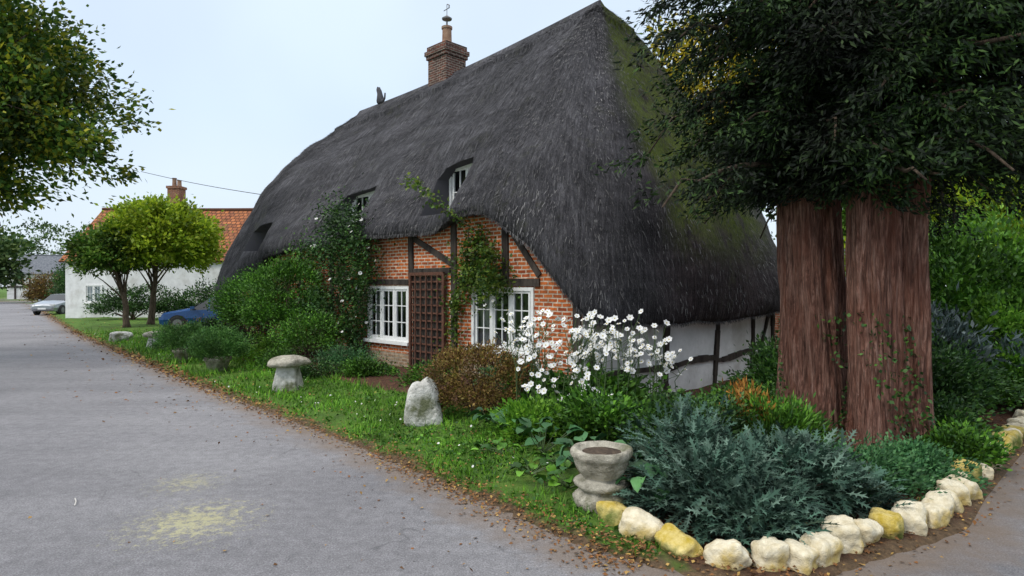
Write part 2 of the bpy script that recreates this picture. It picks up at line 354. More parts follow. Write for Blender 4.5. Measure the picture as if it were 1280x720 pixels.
for a,b in per:
    f=zfront(a)
    if b>Wd/2: f=1.33+(f-1.33)*.5
    f+= -.05*math.sin((b)/Wd*math.pi)*(1 if a<0.5 else 0) + .05*mnoise.noise(Vector((a*1.1,b*1.1,0)))
    ze.append(f)
ze=np.array(ze); NR=84
Q=np.array([(min(max(a,ra0),ra1),YM) for a,b in per]); QH=np.array([ridgeH(q[0]) for q in Q])
S=np.linspace(0,1,NR)
rows=[]
dirv=per-Q; dl=np.linalg.norm(dirv,axis=1,keepdims=True); dirn=dirv/dl
slope_len=np.hypot(dl[:,0],QH-ze)
EXPO=(1.22+.50*sst(-dirn[:,0],.15,.85)+.72*sst(per[:,0],11.5,15.8))[:,None]
for s in S:
    g=s**EXPO
    lip=.12*(1-min(1,s/.06))**2
    p=per+(Q-per)*g - dirn*lip
    z=ze+(QH-ze)*s
    up=(1-s)*slope_len
    scal=.10*np.abs(np.sin(np.arange(NP)*.35)); cap=np.where(up<.80+scal,.08,0)
    if s>=1: pp=p; zz=z+.10
    else:
        nn=np.array([mnoise.noise(Vector((p[i,0]*.42+3,p[i,1]*.42,z[i]*.42)))*.28+mnoise.noise(Vector((p[i,0]*1.2,p[i,1]*1.2,z[i]*.9)))*.09+mnoise.noise(Vector((p[i,0]*3.4,p[i,1]*3.4,z[i]*2)))*.03 for i in range(NP)])
        off=(nn+cap)*min(1,(1-s)*8); pp=p+dirn*off[:,None]*.85; zz=z+off*.45+cap*.3
    rows.append(np.column_stack([-pp[:,0],pp[:,1],zz]))
rows=np.array(rows)
ring2=per+(Q-per)*np.minimum(.68/dl,.5); r2=np.column_stack([-ring2[:,0],ring2[:,1],ze+.04])
r3=np.column_stack([-Q[:,0],Q[:,1],np.full(NP,3.75)])
V=np.concatenate([rows.reshape(-1,3),r2,r3]); F=[]
def rr(k,i): return k*NP+(i%NP)
for k in range(NR-1):
    for i in range(NP): F.append((rr(k,i),rr(k,i+1),rr(k+1,i+1),rr(k+1,i)))
for i in range(NP):
    F.append((rr(0,i+1),rr(0,i),rr(NR,i),rr(NR,i+1))); F.append((rr(NR,i+1),rr(NR,i),rr(NR+1,i),rr(NR+1,i+1)))
def thatchmat():
    m,nt,b=base('thatch',.95); b.inputs['Specular IOR Level'].default_value=.15
    v=vec(nt,'UV',(1,1,1)); v1=vec(nt,'UV',(14,1.3,1)); v2=vec(nt,'UV',(45,7,1)); en=attr(nt,'endw'); ms=attr(nt,'mossw'); ob=vec(nt)
    f=noise(nt,v1,1.,8,.75); h=noise(nt,v2,1.,6,.8); g=noise(nt,v,.55,6,.65); sp=noise(nt,vec(nt,'UV',(48,26,1)),1.,3,.6); lw=noise(nt,vec(nt,'UV',(.5,3.2,1)),1.,5,.6)
    c=ramp(nt,f,[(.3,(.026,.025,.028)),(.5,(.072,.070,.077)),(.72,(.155,.150,.160))])
    c=mixc(nt,1.,c,ramp(nt,h,[(.3,.4),(.7,1.7)]),'MULTIPLY')
    c=mixc(nt,1.,c,ramp(nt,g,[(.3,.5),(.7,1.6)]),'MULTIPLY')
    c=mixc(nt,1.,c,ramp(nt,lw,[(.3,.7),(.7,1.25)]),'MULTIPLY')
    c=mixc(nt,ramp(nt,sp,[(.62,0.),(.69,.65)]),c,(.36,.35,.34))
    c2=mixc(nt,1.,c,(.50,.38,.37),'MULTIPLY'); c=mixc(nt,en,c,c2)
    mk=mth(nt,'MULTIPLY',ms,ramp(nt,noise(nt,ob,1.2,6,.8),[(.36,0.),(.54,1.)])); c=mixc(nt,mth(nt,'MULTIPLY',mk,.92),c,mixc(nt,ramp(nt,h,[(.35,0.),(.65,1.)]),(.02,.04,.006),(.16,.20,.022)))
    mk2=ramp(nt,noise(nt,ob,.9,6,.8),[(.57,0.),(.70,.4)]); c=mixc(nt,mk2,c,(.075,.08,.035))
    nt.links.new(c,b.inputs['Base Color']); bump(nt,b,mth(nt,'ADD',mth(nt,'MULTIPLY',f,1.2),mth(nt,'ADD',h,lw)),1.,.08); return m
M_thatch=thatchmat()
me=bpy.data.meshes.new('thatch_roof'); me.from_pydata(V.tolist(),[],F)
uv=me.uv_layers.new(name='UVMap'); perl=np.concatenate([[0],np.cumsum(np.linalg.norm(np.diff(per,axis=0),axis=1))])
tot=perl[-1]+.1; UVu=[]
for k in range(NR-1):
    for i in range(NP):
        u0=perl[i]; u1=perl[i+1] if i+1<NP else tot
        v0=S[k]*slope_len[i]; v1_=S[k+1]*slope_len[i]; UVu+= [u0,v0,u1,v0,u1,v1_,u0,v1_]
for i in range(NP):
    u0=perl[i]; u1=perl[i+1] if i+1<NP else tot
    UVu+= [u1,0,u0,0,u0,-.6,u1,-.6, u1,-.6,u0,-.6,u0,-4,u1,-4]
uv.data.foreach_set('uv',np.array(UVu,np.float32))
endw=np.zeros(len(V)); mossw=np.zeros(len(V))
e1=sst(-dirn[:,0],.55,.95)
for k in range(NR):
    endw[k*NP:(k+1)*NP]=e1
    bb=rows[k][:,1]; zz=rows[k][:,2]
    mossw[k*NP:(k+1)*NP]=sst(-dirn[:,0],.6,.85)*sst(bb,1.8,3.0)*sst(zz,2.2,3.8)
for nm,val in (('endw',endw),('mossw',mossw)):
    at=me.attributes.new(nm,'FLOAT','POINT'); at.data.foreach_set('value',val.astype(np.float32))
me.polygons.foreach_set('use_smooth',[True]*len(F)); me.materials.append(M_thatch)
bmx=bmesh.new(); bmx.from_mesh(me); bmesh.ops.remove_doubles(bmx,verts=bmx.verts,dist=.0008); bmesh.ops.recalc_face_normals(bmx,faces=bmx.faces); bmx.to_mesh(me); bmx.free()
roof=link(bpy.data.objects.new('thatch_roof',me),house)
DORM=[(3.12,4.45,3.55,4.80,.66),(6.85,8.7,3.40,4.6,.66),(12.5,13.7,3.12,4.05,.55)]
cut=[]
for (da,db,z0,z1,dep) in DORM:
    mb=MB(); vs=[]
    prof=[(-da,z0-.02),(-da,z0+.84*(z1-z0)),(-da-.12,z1),(-db+.25,z1-.10),(-db,z0+.72*(z1-z0)),(-db+.03,z0+.02)]
    for y in (-2.2,dep+.25): vs+=[(x,y,z) for x,z in prof]
    n=len(prof); mb.add(vs,[tuple(range(n)),tuple(range(2*n-1,n-1,-1))]+[(i,i+n,(i+1)%n+n,(i+1)%n) for i in range(n)])
    c=mb.obj('cutter',M_thatch,house,recalc=True); cut.append(c)
    m=roof.modifiers.new('b','BOOLEAN'); m.operation='DIFFERENCE'; m.object=c; m.solver='EXACT'
bpy.context.view_layer.update()
dg=bpy.context.evaluated_depsgraph_get(); nm=bpy.data.meshes.new_from_object(roof.evaluated_get(dg))
roof.modifiers.clear(); roof.data=nm
for c in cut: bpy.data.objects.remove(c)
n=60000; k=R.integers(0,NR-3,n); i=R.integers(0,NP,n); fu=R.random((n,1)); fv=R.random((n,1))
i2=(i+1)%NP
A=rows[k,i]*(1-fu)+rows[k,i2]*fu; B=rows[k+1,i]*(1-fu)+rows[k+1,i2]*fu; Pt=A*(1-fv)+B*fv
down=unit(A-B); side=unit(rows[k,i2]-rows[k,i]); nr=unit(np.cross(side,-down)); 
nr=np.where(((nr[:,0:1]*-dirn[i][:,0:1]+nr[:,1:2]*dirn[i][:,1:2])<0),-nr,nr)
ok=(R.random(n)>.65*e1[i])
for (da,db,z0,z1,dep) in DORM: ok&= ~((-Pt[:,0]>da-.1)&(-Pt[:,0]<db+.1)&(Pt[:,2]>z0-.15)&(Pt[:,2]<z1+.3)&(Pt[:,1]<2))
D=unit(down+nr*(.12+.30*R.random((n,1)))+side*R.normal(size=(n,1))*.2); L=.05+.10*R.random((n,1)); w=side*(.004+.006*R.random((n,1)))
Vq=np.stack([Pt-w,Pt+w,Pt+w*.5+D*L,Pt-w*.5+D*L],1)[ok]
L_straw=mleaf('thatch_straw',[(.020,.019,.021),(.055,.052,.057),(.105,.10,.103),(.20,.195,.19)],0.,.95,.4,.6)
quads('thatch_straw_surface',Vq,L_straw,house)
n=26000; i=R.integers(0,NP,n); fu=R.random((n,1)); i2=(i+1)%NP
A=rows[0,i]*(1-fu)+rows[0,i2]*fu; Bq=r2[i]*(1-fu)+r2[i2]*fu; tt=R.random((n,1))**2*.8; Pt=A*(1-tt)+Bq*tt+np.array([0,0,.03])
side=unit(rows[0,i2]-rows[0,i]); out=np.column_stack([-dirn[i,0],dirn[i,1],np.zeros(n)])
D=unit(np.array([0,0,-1.])+out*.5*R.random((n,1))+side*R.normal(size=(n,1))*.12); L=.04+.08*R.random((n,1)); w=side*.006
quads('thatch_straw_eaves',np.stack([Pt-w,Pt+w,Pt+w*.5+D*L,Pt-w*.5+D*L],1),L_straw,house)

# walls
WIN=[(1.15,2.9,.70,1.98),(5.08,6.84,.68,2.0)]
DOORZ=(3.72,4.92,0,2.28)
def topf(a): return zfront(a)+.28
mb=MB(); br=sorted(set([round(x,3) for x in np.arange(0,Ln+.01,.3)]+[w[0] for w in WIN]+[w[1] for w in WIN]+[Ln]))
for p,q in zip(br[:-1],br[1:]):
    mid=(p+q)/2; w=[w for w in WIN if w[0]-1e-6<=mid<=w[1]]
    segs=[(.42,w[0][2],0),(w[0][3],None,0)] if w else [(.42,None,0)]
    mb.add([(-p,0,-.4),(-q,0,-.4),(-q,0,.42),(-p,0,.42)],[(0,3,2,1)],1)
    for z0,z1,mi in segs:
        zp=z1 if z1 else topf(p); zq=z1 if z1 else topf(q)
        mb.add([(-p,0,z0),(-q,0,z0),(-q,0,zq),(-p,0,zp)],[(0,3,2,1)],mi)
for (p,q,z0,z1) in WIN:
    d=.2
    mb.add([(-p,0,z0),(-p,d,z0),(-p,d,z1),(-p,0,z1)],[(0,1,2,3)]); mb.add([(-q,0,z0),(-q,d,z0),(-q,d,z1),(-q,0,z1)],[(3,2,1,0)])
    mb.add([(-p,0,z0),(-q,0,z0),(-q,d,z0),(-p,d,z0)],[(0,1,2,3)]); mb.add([(-p,0,z1),(-q,0,z1),(-q,d,z1),(-p,d,z1)],[(3,2,1,0)])
mb.add([(-Ln,0,-.4),(-Ln,Wd,-.4),(-Ln,Wd,1.7),(-Ln,0,1.7)],[(0,3,2,1)]); mb.add([(0,Wd,-.4),(-Ln,Wd,-.4),(-Ln,Wd,1.6),(0,Wd,1.6)],[(0,1,2,3)])
mb.obj('front_brick_wall',[M_brick,M_plinth],house)
mb=MB(); mb.box(-.02,.0,0.002,Wd,-.5,1.62,0); mb.obj('end_wall_limewashed',[M_daub],house)
mb=MB(); mb.box(-Ln+.2,-.3,.9,1.0,.0,3.0); mb.box(-Ln+.2,-.3,.2,Wd-.2,2.3,2.35); mb.obj('interior_partition',[M_dark],house)
mb=MB()
def fb(a,z,a2,z2,w=.16): mb.beam((-a,-.005,z),(-a2,-.005,z2),w,.07,(0,-1,0))
for a,z0,z1 in ((3.46,.0,3.5),(5.0,2.05,3.3),(.09,.2,2.0),(8.6,.4,3.3),(10.4,.4,3.2),(12.6,.3,2.8),(1.9,2.12,3.5)): fb(a,z0,a+.02,z1,.17)
fb(1.0,2.07,3.36,2.09,.15); fb(5.1,2.10,8.5,2.12,.13); fb(3.56,2.5,4.9,3.1,.13); fb(1.0,2.2,1.75,3.1,.12); fb(7.2,.4,8.4,1.7,.13)
fb(3.60,2.34,4.9,2.34,.13)
def eb(b,z,b2,z2,w=.13):
    n=6
    for j in range(n):
        t0=j/n;t1=(j+1)/n; f=lambda t:(0.002+.02, b+(b2-b)*t+.05*math.sin(t*3+b), z+(z2-z)*t+.04*math.sin(t*4+b*2)*(abs(b2-b)>.8))
        mb.beam(f(t0),f(t1+.02),w*(.85+.25*math.sin(j*1.3+b)),.06+.002*j,(1,0,0))
for b in (.12,2.75,4.95,6.9,8.2): eb(b,-.4,b+.12,1.6,.17)
for p_,q_ in ((.2,2.70),(2.83,4.9),(5.05,6.85)): eb(p_,.30,q_,.36,.14)
eb(7.05,-.2,8.1,1.5,.12)
mb.obj('timber_frame',[M_timber],house)
def window(parent,a0,a1,z0,z1,cols,rws,b=.0,name='window'):
    mb=MB(); f=.07; x0,x1=-a1,-a0
    mb.box(x0,x1,b-.03,b+.09,z1-f,z1); mb.box(x0,x1,b-.03,b+.09,z0,z0+f); mb.box(x0,x0+f,b-.028,b+.09,z0+f,z1-f); mb.box(x1-f,x1,b-.028,b+.09,z0+f,z1-f)
    mb.box(x0-.06,x1+.06,b-.12,b-.032,z0-.06,z0+.015)
    cw=(x1-x0-2*f)/cols
    for c in range(cols):
        cx0=x0+f+c*cw; cx1=cx0+cw; s=.045
        if c: mb.box(cx0-.03,cx0+.03,b-.02,b+.08,z0+f,z1-f)
        e0,e1,g0,g1=cx0+.032,cx1-.032,z0+f+.002,z1-f-.002
        mb.box(e0,e0+s,b-.005,b+.05,g0,g1); mb.box(e1-s,e1,b-.005,b+.05,g0,g1); mb.box(e0+s,e1-s,b-.003,b+.05,g0,g0+s); mb.box(e0+s,e1-s,b-.003,b+.05,g1-s,g1)
        xm=(e0+e1)/2; mb.box(xm-.011,xm+.011,b+.004,b+.04,g0+s,g1-s)
        for r in range(1,rws):
            zz=g0+(g1-g0)*r/rws; mb.box(e0+s,e1-s,b+.006,b+.038,zz-.011,zz+.011)
    mb.obj(name+'_frame',[M_white],parent)
    g=MB(); g.add([(x0+f,b+.022,z0+f),(x1-f,b+.022,z0+f),(x1-f,b+.022,z1-f),(x0+f,b+.022,z1-f)],[(0,1,2,3)]); g.obj(name+'_glass',[M_glass],parent)
for w in WIN:
    window(house,w[0],w[1],w[2],w[3],3,3,.0,'casement_window')
    cm=MB()
    for s,e in ((w[0]+.05,w[0]+.32),(w[1]-.32,w[1]-.05)):
        n=14; vs=[]
        for j in range(n+1):
            x=-(s+(e-s)*j/n); y=.20+.025*math.sin(j*1.7); vs+=[(x,y,w[2]),(x,y,w[3])]
        cm.add(vs,[(2*j,2*j+2,2*j+3,2*j+1) for j in range(n)])
    cm.obj('curtains',[M_curtain],house)
cm=MB()
for a,r,h in ((1.5,.05,.2),(1.8,.04,.28),(2.2,.06,.16),(2.45,.035,.24)): cm.lathe([(r*.6,0),(r,h*.3),(r*.9,h*.6),(r*.35,h*.85),(r*.45,h)],10,(-a,.13,.79))
cm.obj('sill_ornaments',[M_terra],house)
for (da,db,z0,z1,dep) in DORM:
    window(house,da+.03,db-.03,z0+.02,z1-.03,2,2,dep,'dormer_window')
    q=MB(); q.box(-db,-da,dep+.2,dep+.24,z0,z1); q.obj('dormer_back',[M_dark],house)
mb=MB(); p,q,z0,z1=DOORZ
for x in (p,q): mb.beam((-x,-.1,z0),(-x,-.1,z1),.07,.06)
for z in (z0+.05,z1): mb.beam((-p,-.1,z),(-q,-.1,z),.07,.058)
for j in range(1,6): x=p+(q-p)*j/6; mb.beam((-x,-.115,z0),(-x,-.115,z1),.035,.02)
for j in range(1,13): z=z0+(z1-z0)*j/13; mb.beam((-p,-.092,z),(-q,-.092,z),.035,.02)
mb.obj('door_trellis',[M_trell],house)
mb=MB()
for j in range(6):
    x0_=-(p+.02+(q-p-.04)*(j+1)/6); x1_=-(p+.02+(q-p-.04)*j/6)-.006; mb.box(x0_,x1_,-.05,-.015,.05,z1-.06)
mb.obj('plank_door',[M_timber],house)
mb=MB(); ca=ra0+6.3; cx,cy=-ca,YM+.1; zc=-.55
mb.box(cx-.46,cx+.46,cy-.42,cy+.42,7.4,10.0+zc); mb.box(cx-.51,cx+.51,cy-.47,cy+.47,10.0+zc,10.12+zc); mb.box(cx-.55,cx+.55,cy-.51,cy+.51,10.12+zc,10.26+zc); mb.box(cx-.49,cx+.49,cy-.45,cy+.45,10.26+zc,10.42+zc)
mb.obj('chimney_stack',[M_chim],house)
mb=MB(); mb.lathe([(.22,10.42),(.2,10.55),(.16,10.62),(.15,11.0),(.18,11.03),(.18,11.1),(.13,11.12)],16,(cx,cy,zc)); mb.obj('chimney_pot',[M_terra],house,smooth=False)
mb=MB(); mb.tube([(cx,cy,11.1+zc),(cx,cy,11.35+zc)],.03,6); mb.lathe([(.05,11.3),(.16,11.34),(.17,11.38),(.03,11.48)],14,(cx,cy,zc)); mb.tube([(cx,cy,11.45+zc),(cx,cy,11.85+zc)],.012,5); mb.tube([(cx-.16,cy,11.68+zc),(cx+.14,cy,11.7+zc)],.014,5)
mb.tube([(cx+.1,cy,11.7+zc),(cx+.12,cy,11.78+zc),(cx+.03,cy,11.84+zc)],.02,5)
mb.obj('chimney_cowl',[M_metal],house)
fa=12.9; fz=ridgeH(fa)+.1; m=bpy.data.meshes.new('straw_finial_animal')
pts=[(0,0,0),(0,0,.22),(-.03,0,.4),(-.12,0,.52),(-.2,0,.5),(-.12,0,.05),(.16,0,.02),(.3,0,.12),(.32,0,.32),(-.09,.05,.62),(-.09,-.05,.62)]
eg=[(0,1),(1,2),(2,3),(3,4),(0,5),(0,6),(6,7),(7,8),(3,9),(3,10)]
m.from_pydata(pts,eg,[]); fo=link(bpy.data.objects.new('straw_finial_animal',m),house); fo.location=(-fa,YM,fz)
sk=fo.modifiers.new('s','SKIN'); rads=[.14,.13,.09,.085,.04,.07,.06,.035,.03,.02,.02]
for vv,r in zip(m.skin_vertices[0].data,rads): vv.radius=(r,r)
m.skin_vertices[0].data[0].use_root=True
fo.modifiers.new('d','SUBSURF').levels=1; m.materials.append(M_thatch)

# ------------------------------------------------------------------ plants helpers
def shrub(name,c,rad,nc,nl,cr,ls,mat,shell=.5,flat=.3,up=.4,aspect=.5,parent=None,lump=.25,lobe=False):
    P,O,cc=clumps(c,rad,nc,nl,cr,shell,flat,zmin=gheight([c[:2]])[0]-.02,lump=lump)
    O=unit(O+np.array([0,0,up])); n=len(P); e=parent or empty(name,(0,0,0))
    if lobe: lobed('foliage',P,O,ls*(.6+.8*R.random(n)),mat,e)
    else: leaves('foliage',P,O,ls*(.6+.8*R.random(n)),ls*aspect*(.6+.8*R.random(n)),mat,e)
    mb=MB(); g=gheight([c[:2]])[0]-.03
    for q in cc[R.permutation(len(cc))[:14]]:
        st=np.array((c[0]+R.normal()*.04,c[1]+R.normal()*.04,g)); mid=(st+q)/2+np.array([0,0,.1*rad[2]]); mb.tube([st,mid,q],[.014*rad[0]+.008,.008*rad[0]+.005,.003],5)
    mb.obj('stems',[M_bark],e)
    return e
def G(x,y): return gheight([(x,y)])[0]
def wshrub(name,a,out,z,rad,nc,nl,cr,ls,mat,**k):
    p=HW(a,-out,z); return shrub(name,tuple(p),rad,nc,nl,cr,ls,mat,**k)
shrub('copper_shrub',(-.48,9.25,.57),(.80,.6,.56),220,70,.13,.045,L_brown,shell=.75,flat=.6,lump=.10)
wshrub('round_evergreen_shrub',9.3,1.0,1.45,(1.0,.95,1.3),240,80,.25,.07,L_mid,shell=.75,lump=.12)
wshrub('round_evergreen_shrub',11.2,1.0,1.35,(1.0,.85,1.0),190,80,.25,.07,L_mid,shell=.75,lump=.12)
wshrub('flowering_shrub',7.5,1.3,.75,(.8,.7,.7),120,60,.25,.06,L_mid,shell=.4)
wshrub('evergreen_shrub',12.9,1.3,.5,(.9,.8,.5),90,70,.25,.07,L_dark,shell=.5)
wshrub('evergreen_shrub',14.6,1.4,.4,(.8,.8,.4),70,70,.25,.07,L_brown,shell=.5)
wshrub('lavender_shrub',5.9,1.2,.33,(.6,.5,.34),80,60,.18,.06,L_blue,shell=.3,aspect=.25)
wshrub('herb_clump',4.6,1.5,.22,(.6,.55,.22),70,60,.16,.06,L_mid,shell=.3)
wshrub('herb_clump',8.6,2.0,.35,(.7,.6,.42),80,60,.2,.06,L_hedge,shell=.3)
wshrub('herb_clump',6.9,2.3,.25,(.5,.5,.3),60,60,.16,.05,L_mid,shell=.3)
wshrub('herb_clump',5.2,2.3,.22,(.6,.5,.25),60,60,.16,.05,L_dark,shell=.3)
wshrub('herb_clump',10.4,2.3,.3,(.7,.6,.35),70,60,.2,.06,L_mid,shell=.3)
wshrub('herb_clump',12.2,2.2,.3,(.8,.6,.3),70,60,.2,.06,L_dark,shell=.3)
wshrub('fern_clump',2.9,1.2,.22,(.5,.45,.25),60,50,.16,.07,L_mid,shell=.3,aspect=.3)
wshrub('fern_clump',.6,1.2,.35,(.55,.5,.4),70,50,.16,.07,L_blue,shell=.3,aspect=.3)

def climber(name,stemsp,nl,spread,ls,mat,flowers=0,thick=.02):
    e=empty(name); mb=MB(); C=[]
    for path in stemsp:
        pts=[Vector(HW(a,-o,z)) for a,o,z in path]; dense=[]
        for p,q in zip(pts[:-1],pts[1:]):
            for t in np.linspace(0,1,6,endpoint=False): dense.append(p.lerp(q,t)+Vector(R.normal(size=3)*.02))
        dense.append(pts[-1]); n=len(dense)
        mb.tube(dense,[thick*(1-.8*j/n) for j in range(n)],6)
        D=np.array(dense); nn=int(nl*n); j=np.clip((n*R.random(nn)).astype(int),0,n-1); wgt=.35+1.3*np.abs(np.sin(j*.8+len(path)+path[0][0]*3)); ks=R.random(nn)<wgt; j=j[ks]; nn=len(j); cl=D[j]; C.append(cl+R.normal(size=(nn,3))*spread*(.3+1.1*R.random((nn,1))))
    mb.obj('vine_stems',[M_bark],e,smooth=True); C=np.concatenate(C)
    a,b=loc_ab(C[:,:2]); pen=b>-.05; C[pen,0]-=EX*(b[pen]+.08); C[pen,1]-=EY*(b[pen]+.08)
    n=len(C); leaves('vine_leaves',C,R.normal(size=(n,3))+np.array([-EX,-EY,-.3]),ls*(.6+.8*R.random(n)),ls*.6*(.6+.8*R.random(n)),mat,e)
    if flowers:
        k=R.integers(0,n,flowers); flower_heads('blooms',C[k]+np.array([-EX*.08,-EY*.08,.02]),.045,e)
    return e
def flower_heads(name,P,r,parent,centre=True):
    n=len(P); ax=unit(np.column_stack([R.normal(size=n)*.5-.3,R.normal(size=n)*.4-.6,.5+.5*R.random(n)])); t=unit(np.cross(ax,R.normal(size=(n,3)))); s=np.cross(ax,t); Vs=[]
    rr_=r*(.7+.6*R.random((n,1)))
    for j in range(6):
        an=j*math.pi/3; d=t*math.cos(an)+s*math.sin(an); w=np.cross(ax,d)
        Vs.append(np.stack([P,P+d*rr_*.6+w*rr_*.42+ax*rr_*.1,P+d*rr_+ax*rr_*.22,P+d*rr_*.6-w*rr_*.42+ax*rr_*.1],1))
    quads(name,np.concatenate(Vs),L_petal,parent)
    if centre:
        c=MB()
        for p,x in zip(P,ax): c.tube([p,p+x*r*.2],[r*.2,r*.16],6)
        c.obj(name+'_centres',[M_flc],parent)
L_vine=mleaf('vine_leaves',[(.02,.06,.010),(.07,.14,.018),(.18,.24,.03)],.3,.5,.5,2)
climber('climbing_rose',[[(6.9,.15,0),(6.95,.18,1.6),(6.8,.3,2.6),(7.0,.5,3.5)],[(7.1,.2,0),(7.5,.25,1.5),(7.3,.4,2.7),(7.6,.6,3.4),(7.3,.6,4.0)],[(6.8,.2,1.2),(6.4,.3,2.4),(6.3,.55,3.1),(6.6,.6,3.8)],[(7.3,.3,1.8),(8.1,.4,2.7),(8.6,.6,3.0)],[(7.0,.3,.8),(7.6,.7,1.3),(8.2,.8,1.8)]],165,.24,.07,L_dark,44)
climber('climbing_rose',[[(3.3,.1,0),(3.3,.12,1.5),(2.9,.15,2.6),(2.4,.2,3.1)],[(3.3,.12,1.6),(2.7,.2,2.2),(2.1,.25,2.0),(1.6,.3,2.1)],[(2.5,.2,2.9),(2.0,.3,2.6),(1.9,.3,2.1)],[(3.0,.2,2.3),(2.4,.3,2.5),(2.2,.35,1.7)]],56,.15,.085,L_vine,4,.015)
climber('climbing_rose',[[(2.9,.15,2.5),(2.6,.35,3.2),(3.0,.75,3.6),(3.6,.8,4.1),(4.1,.8,4.25)]],16,.09,.085,L_vine,0,.013)
climber('wall_ivy',[[(12.8,.15,0),(12.6,.2,1.6),(12.2,.3,2.5)],[(8.9,.15,0),(9.0,.3,2.3),(9.6,.45,3.0)]],120,.2,.08,L_mid)

an=empty('japanese_anemone_plant'); mb=MB(); heads=[]
for j in range(78):
    u=R.random(); x=-.1+2.4*u+R.normal()*.1; y=9.1+R.normal()*.3+.35*u; g=G(x,y); h=.95+.72*R.random()-(.2 if x>1.9 else 0)
    top=np.array((x+R.normal()*.12,y+R.normal()*.12,h)); mid=np.array((x+R.normal()*.05,y,g+.6*(h-g)))
    mb.tube([(x,y,g),mid,top],[.008,.006,.004],5); heads.append(top)
    for q in range(3):
        st=mid+(top-mid)*R.random()*.6; e=st+np.array([R.normal()*.18,R.normal()*.12,.05+.22*R.random()]); mb.tube([st,(st+e)/2+np.array([0,0,.02]),e],[.005,.004,.003],4); heads.append(e)
for j in range(40):
    x=.3+.9*R.random(); y=8.3+.6*R.random(); g=G(x,y); h=.45+.5*R.random(); top=np.array((x+R.normal()*.1,y,h)); mb.tube([(x,y,g),top],[.006,.004],4); heads.append(top)
mb.obj('stems',[M_stem],an); H=np.array(heads); flower_heads('flowers',H,.048,an)
P,O,_=clumps((1.1,9.3,.33),(1.25,.5,.36),150,42,.2,.2,.5,zmin=0); n=len(P)
leaves('leaves',P,O+np.array([0,0,.4]),.09*(.6+.8*R.random(n)),.06*(.6+.8*R.random(n)),L_mid,an)

for c_,r_,nc_ in (((1.75,5.16,.26),(.60,.36,.32),80),((2.45,5.48,.26),(.52,.38,.36),76),((1.75,6.05,.30),(.62,.5,.42),75),((1.85,4.78,.14),(.34,.2,.2),34),((2.9,5.42,.15),(.33,.22,.22),28)):
    shrub('silver_ragwort_clump',c_,r_,nc_,34,.16,.13,L_silver,shell=.5,flat=.3,up=.35,lobe=True)
shrub('low_evergreen_shrub',(3.1,5.82,.22),(.66,.40,.26),150,60,.14,.045,L_blue,shell=.4)
shrub('low_evergreen_shrub',(3.85,6.2,.18),(.55,.36,.24),120,60,.14,.045,L_blue,shell=.4)
shrub('hebe_shrub',(2.0,7.3,.32),(.9,.7,.36),170,60,.2,.06,L_dark,shell=.4)
shrub('hebe_shrub',(3.0,8.5,.10),(.9,.7,.30),150,60,.2,.06,L_mid,shell=.4)
shrub('peony_clump',(1.1,7.7,.3),(.6,.5,.34),100,50,.18,.08,L_mid,shell=.3)
shrub('peony_clump',(.25,7.9,.25),(.45,.4,.3),90,50,.14,.07,L_hedge,shell=.3)
shrub('evergreen_shrub',(4.75,10.6,.35),(.8,.7,.6),140,60,.24,.08,L_dark,shell=.4)
shrub('evergreen_shrub',(5.9,9.2,.5),(1.,.8,.6),150,60,.24,.08,L_dark,shell=.4)
shrub('evergreen_shrub',(5.2,7.9,.3),(.7,.6,.35),110,60,.2,.06,L_dark,shell=.4)
shrub('evergreen_shrub',(3.7,9.6,.1),(.8,.6,.3),110,60,.2,.07,L_mid,shell=.4)
shrub('orange_fern',(2.85,7.5,.45),(.26,.25,.30),38,34,.12,.10,L_fern,shell=.2,up=.8,aspect=.25)
shrub('fern_clump',(3.1,7.2,.3),(.5,.4,.35),70,50,.15,.09,L_mid,shell=.3,up=.8,aspect=.25)
shrub('fern_clump',(4.9,6.8,.2),(.4,.35,.2),70,50,.13,.06,L_mid,shell=.3)
def broad(name,cs,ls,mat,k=18):
    e=empty(name); mb=MB(); Vs=[]
    for (x,y,h,r) in cs:
        g=G(x,y)
        for j in range(k):
            an_=R.random()*6.28; rad=r*(.25+.75*R.random()); tip=np.array((x+math.cos(an_)*rad,y+math.sin(an_)*rad,g+h*(.5+.6*R.random())))
            mb.tube([(x,y,g),((x+tip[0])/2,(y+tip[1])/2,g+h*.45),tip],[.006,.005,.004],4)
            d=np.array((math.cos(an_),math.sin(an_),-.1+.35*R.normal())); d/=np.linalg.norm(d); up=np.array((0,0,1.))+R.normal(size=3)*.25; s=np.cross(d,up); s/=np.linalg.norm(s); nrm=np.cross(s,d)
            L=ls*(.6+.6*R.random()); c=tip-d*L*.25
            ring=[]
            for q in range(10):
                t=q/10*6.283; rr1=L*.5*(1+.12*math.cos(3*t)); pt=c+d*(L*.5+rr1*math.cos(t))+s*rr1*.85*math.sin(t)+nrm*(.16*abs(math.sin(t))-.12*math.cos(t)**2+.05*R.normal())*L
                ring.append(pt)
            cen=c+d*L*.45
            for q in range(10): Vs.append([cen,ring[q],ring[(q+1)%10]])
    mb.obj('stalks',[M_stem],e)
    me=bpy.data.meshes.new('leaves'); v=[];f=[]
    for t in Vs: o=len(v); v+=[tuple(x) for x in t]; f.append((o,o+1,o+2))
    me.from_pydata(v,[],f); b=bmesh.new(); b.from_mesh(me); bmesh.ops.remove_doubles(b,verts=b.verts,dist=.0003); b.to_mesh(me); b.free(); me.polygons.foreach_set('use_smooth',[True]*len(me.polygons)); me.materials.append(mat); link(bpy.data.objects.new('leaves',me),e)
broad('broadleaf_plant',[(.75,6.2,.34,.35),(1.15,5.95,.26,.35),(.35,7.1,.3,.4),(.1,7.7,.28,.4),(-.15,8.1,.25,.35),(1.25,5.5,.36,.3),(1.3,5.3,.32,.25)],.18,L_blue)
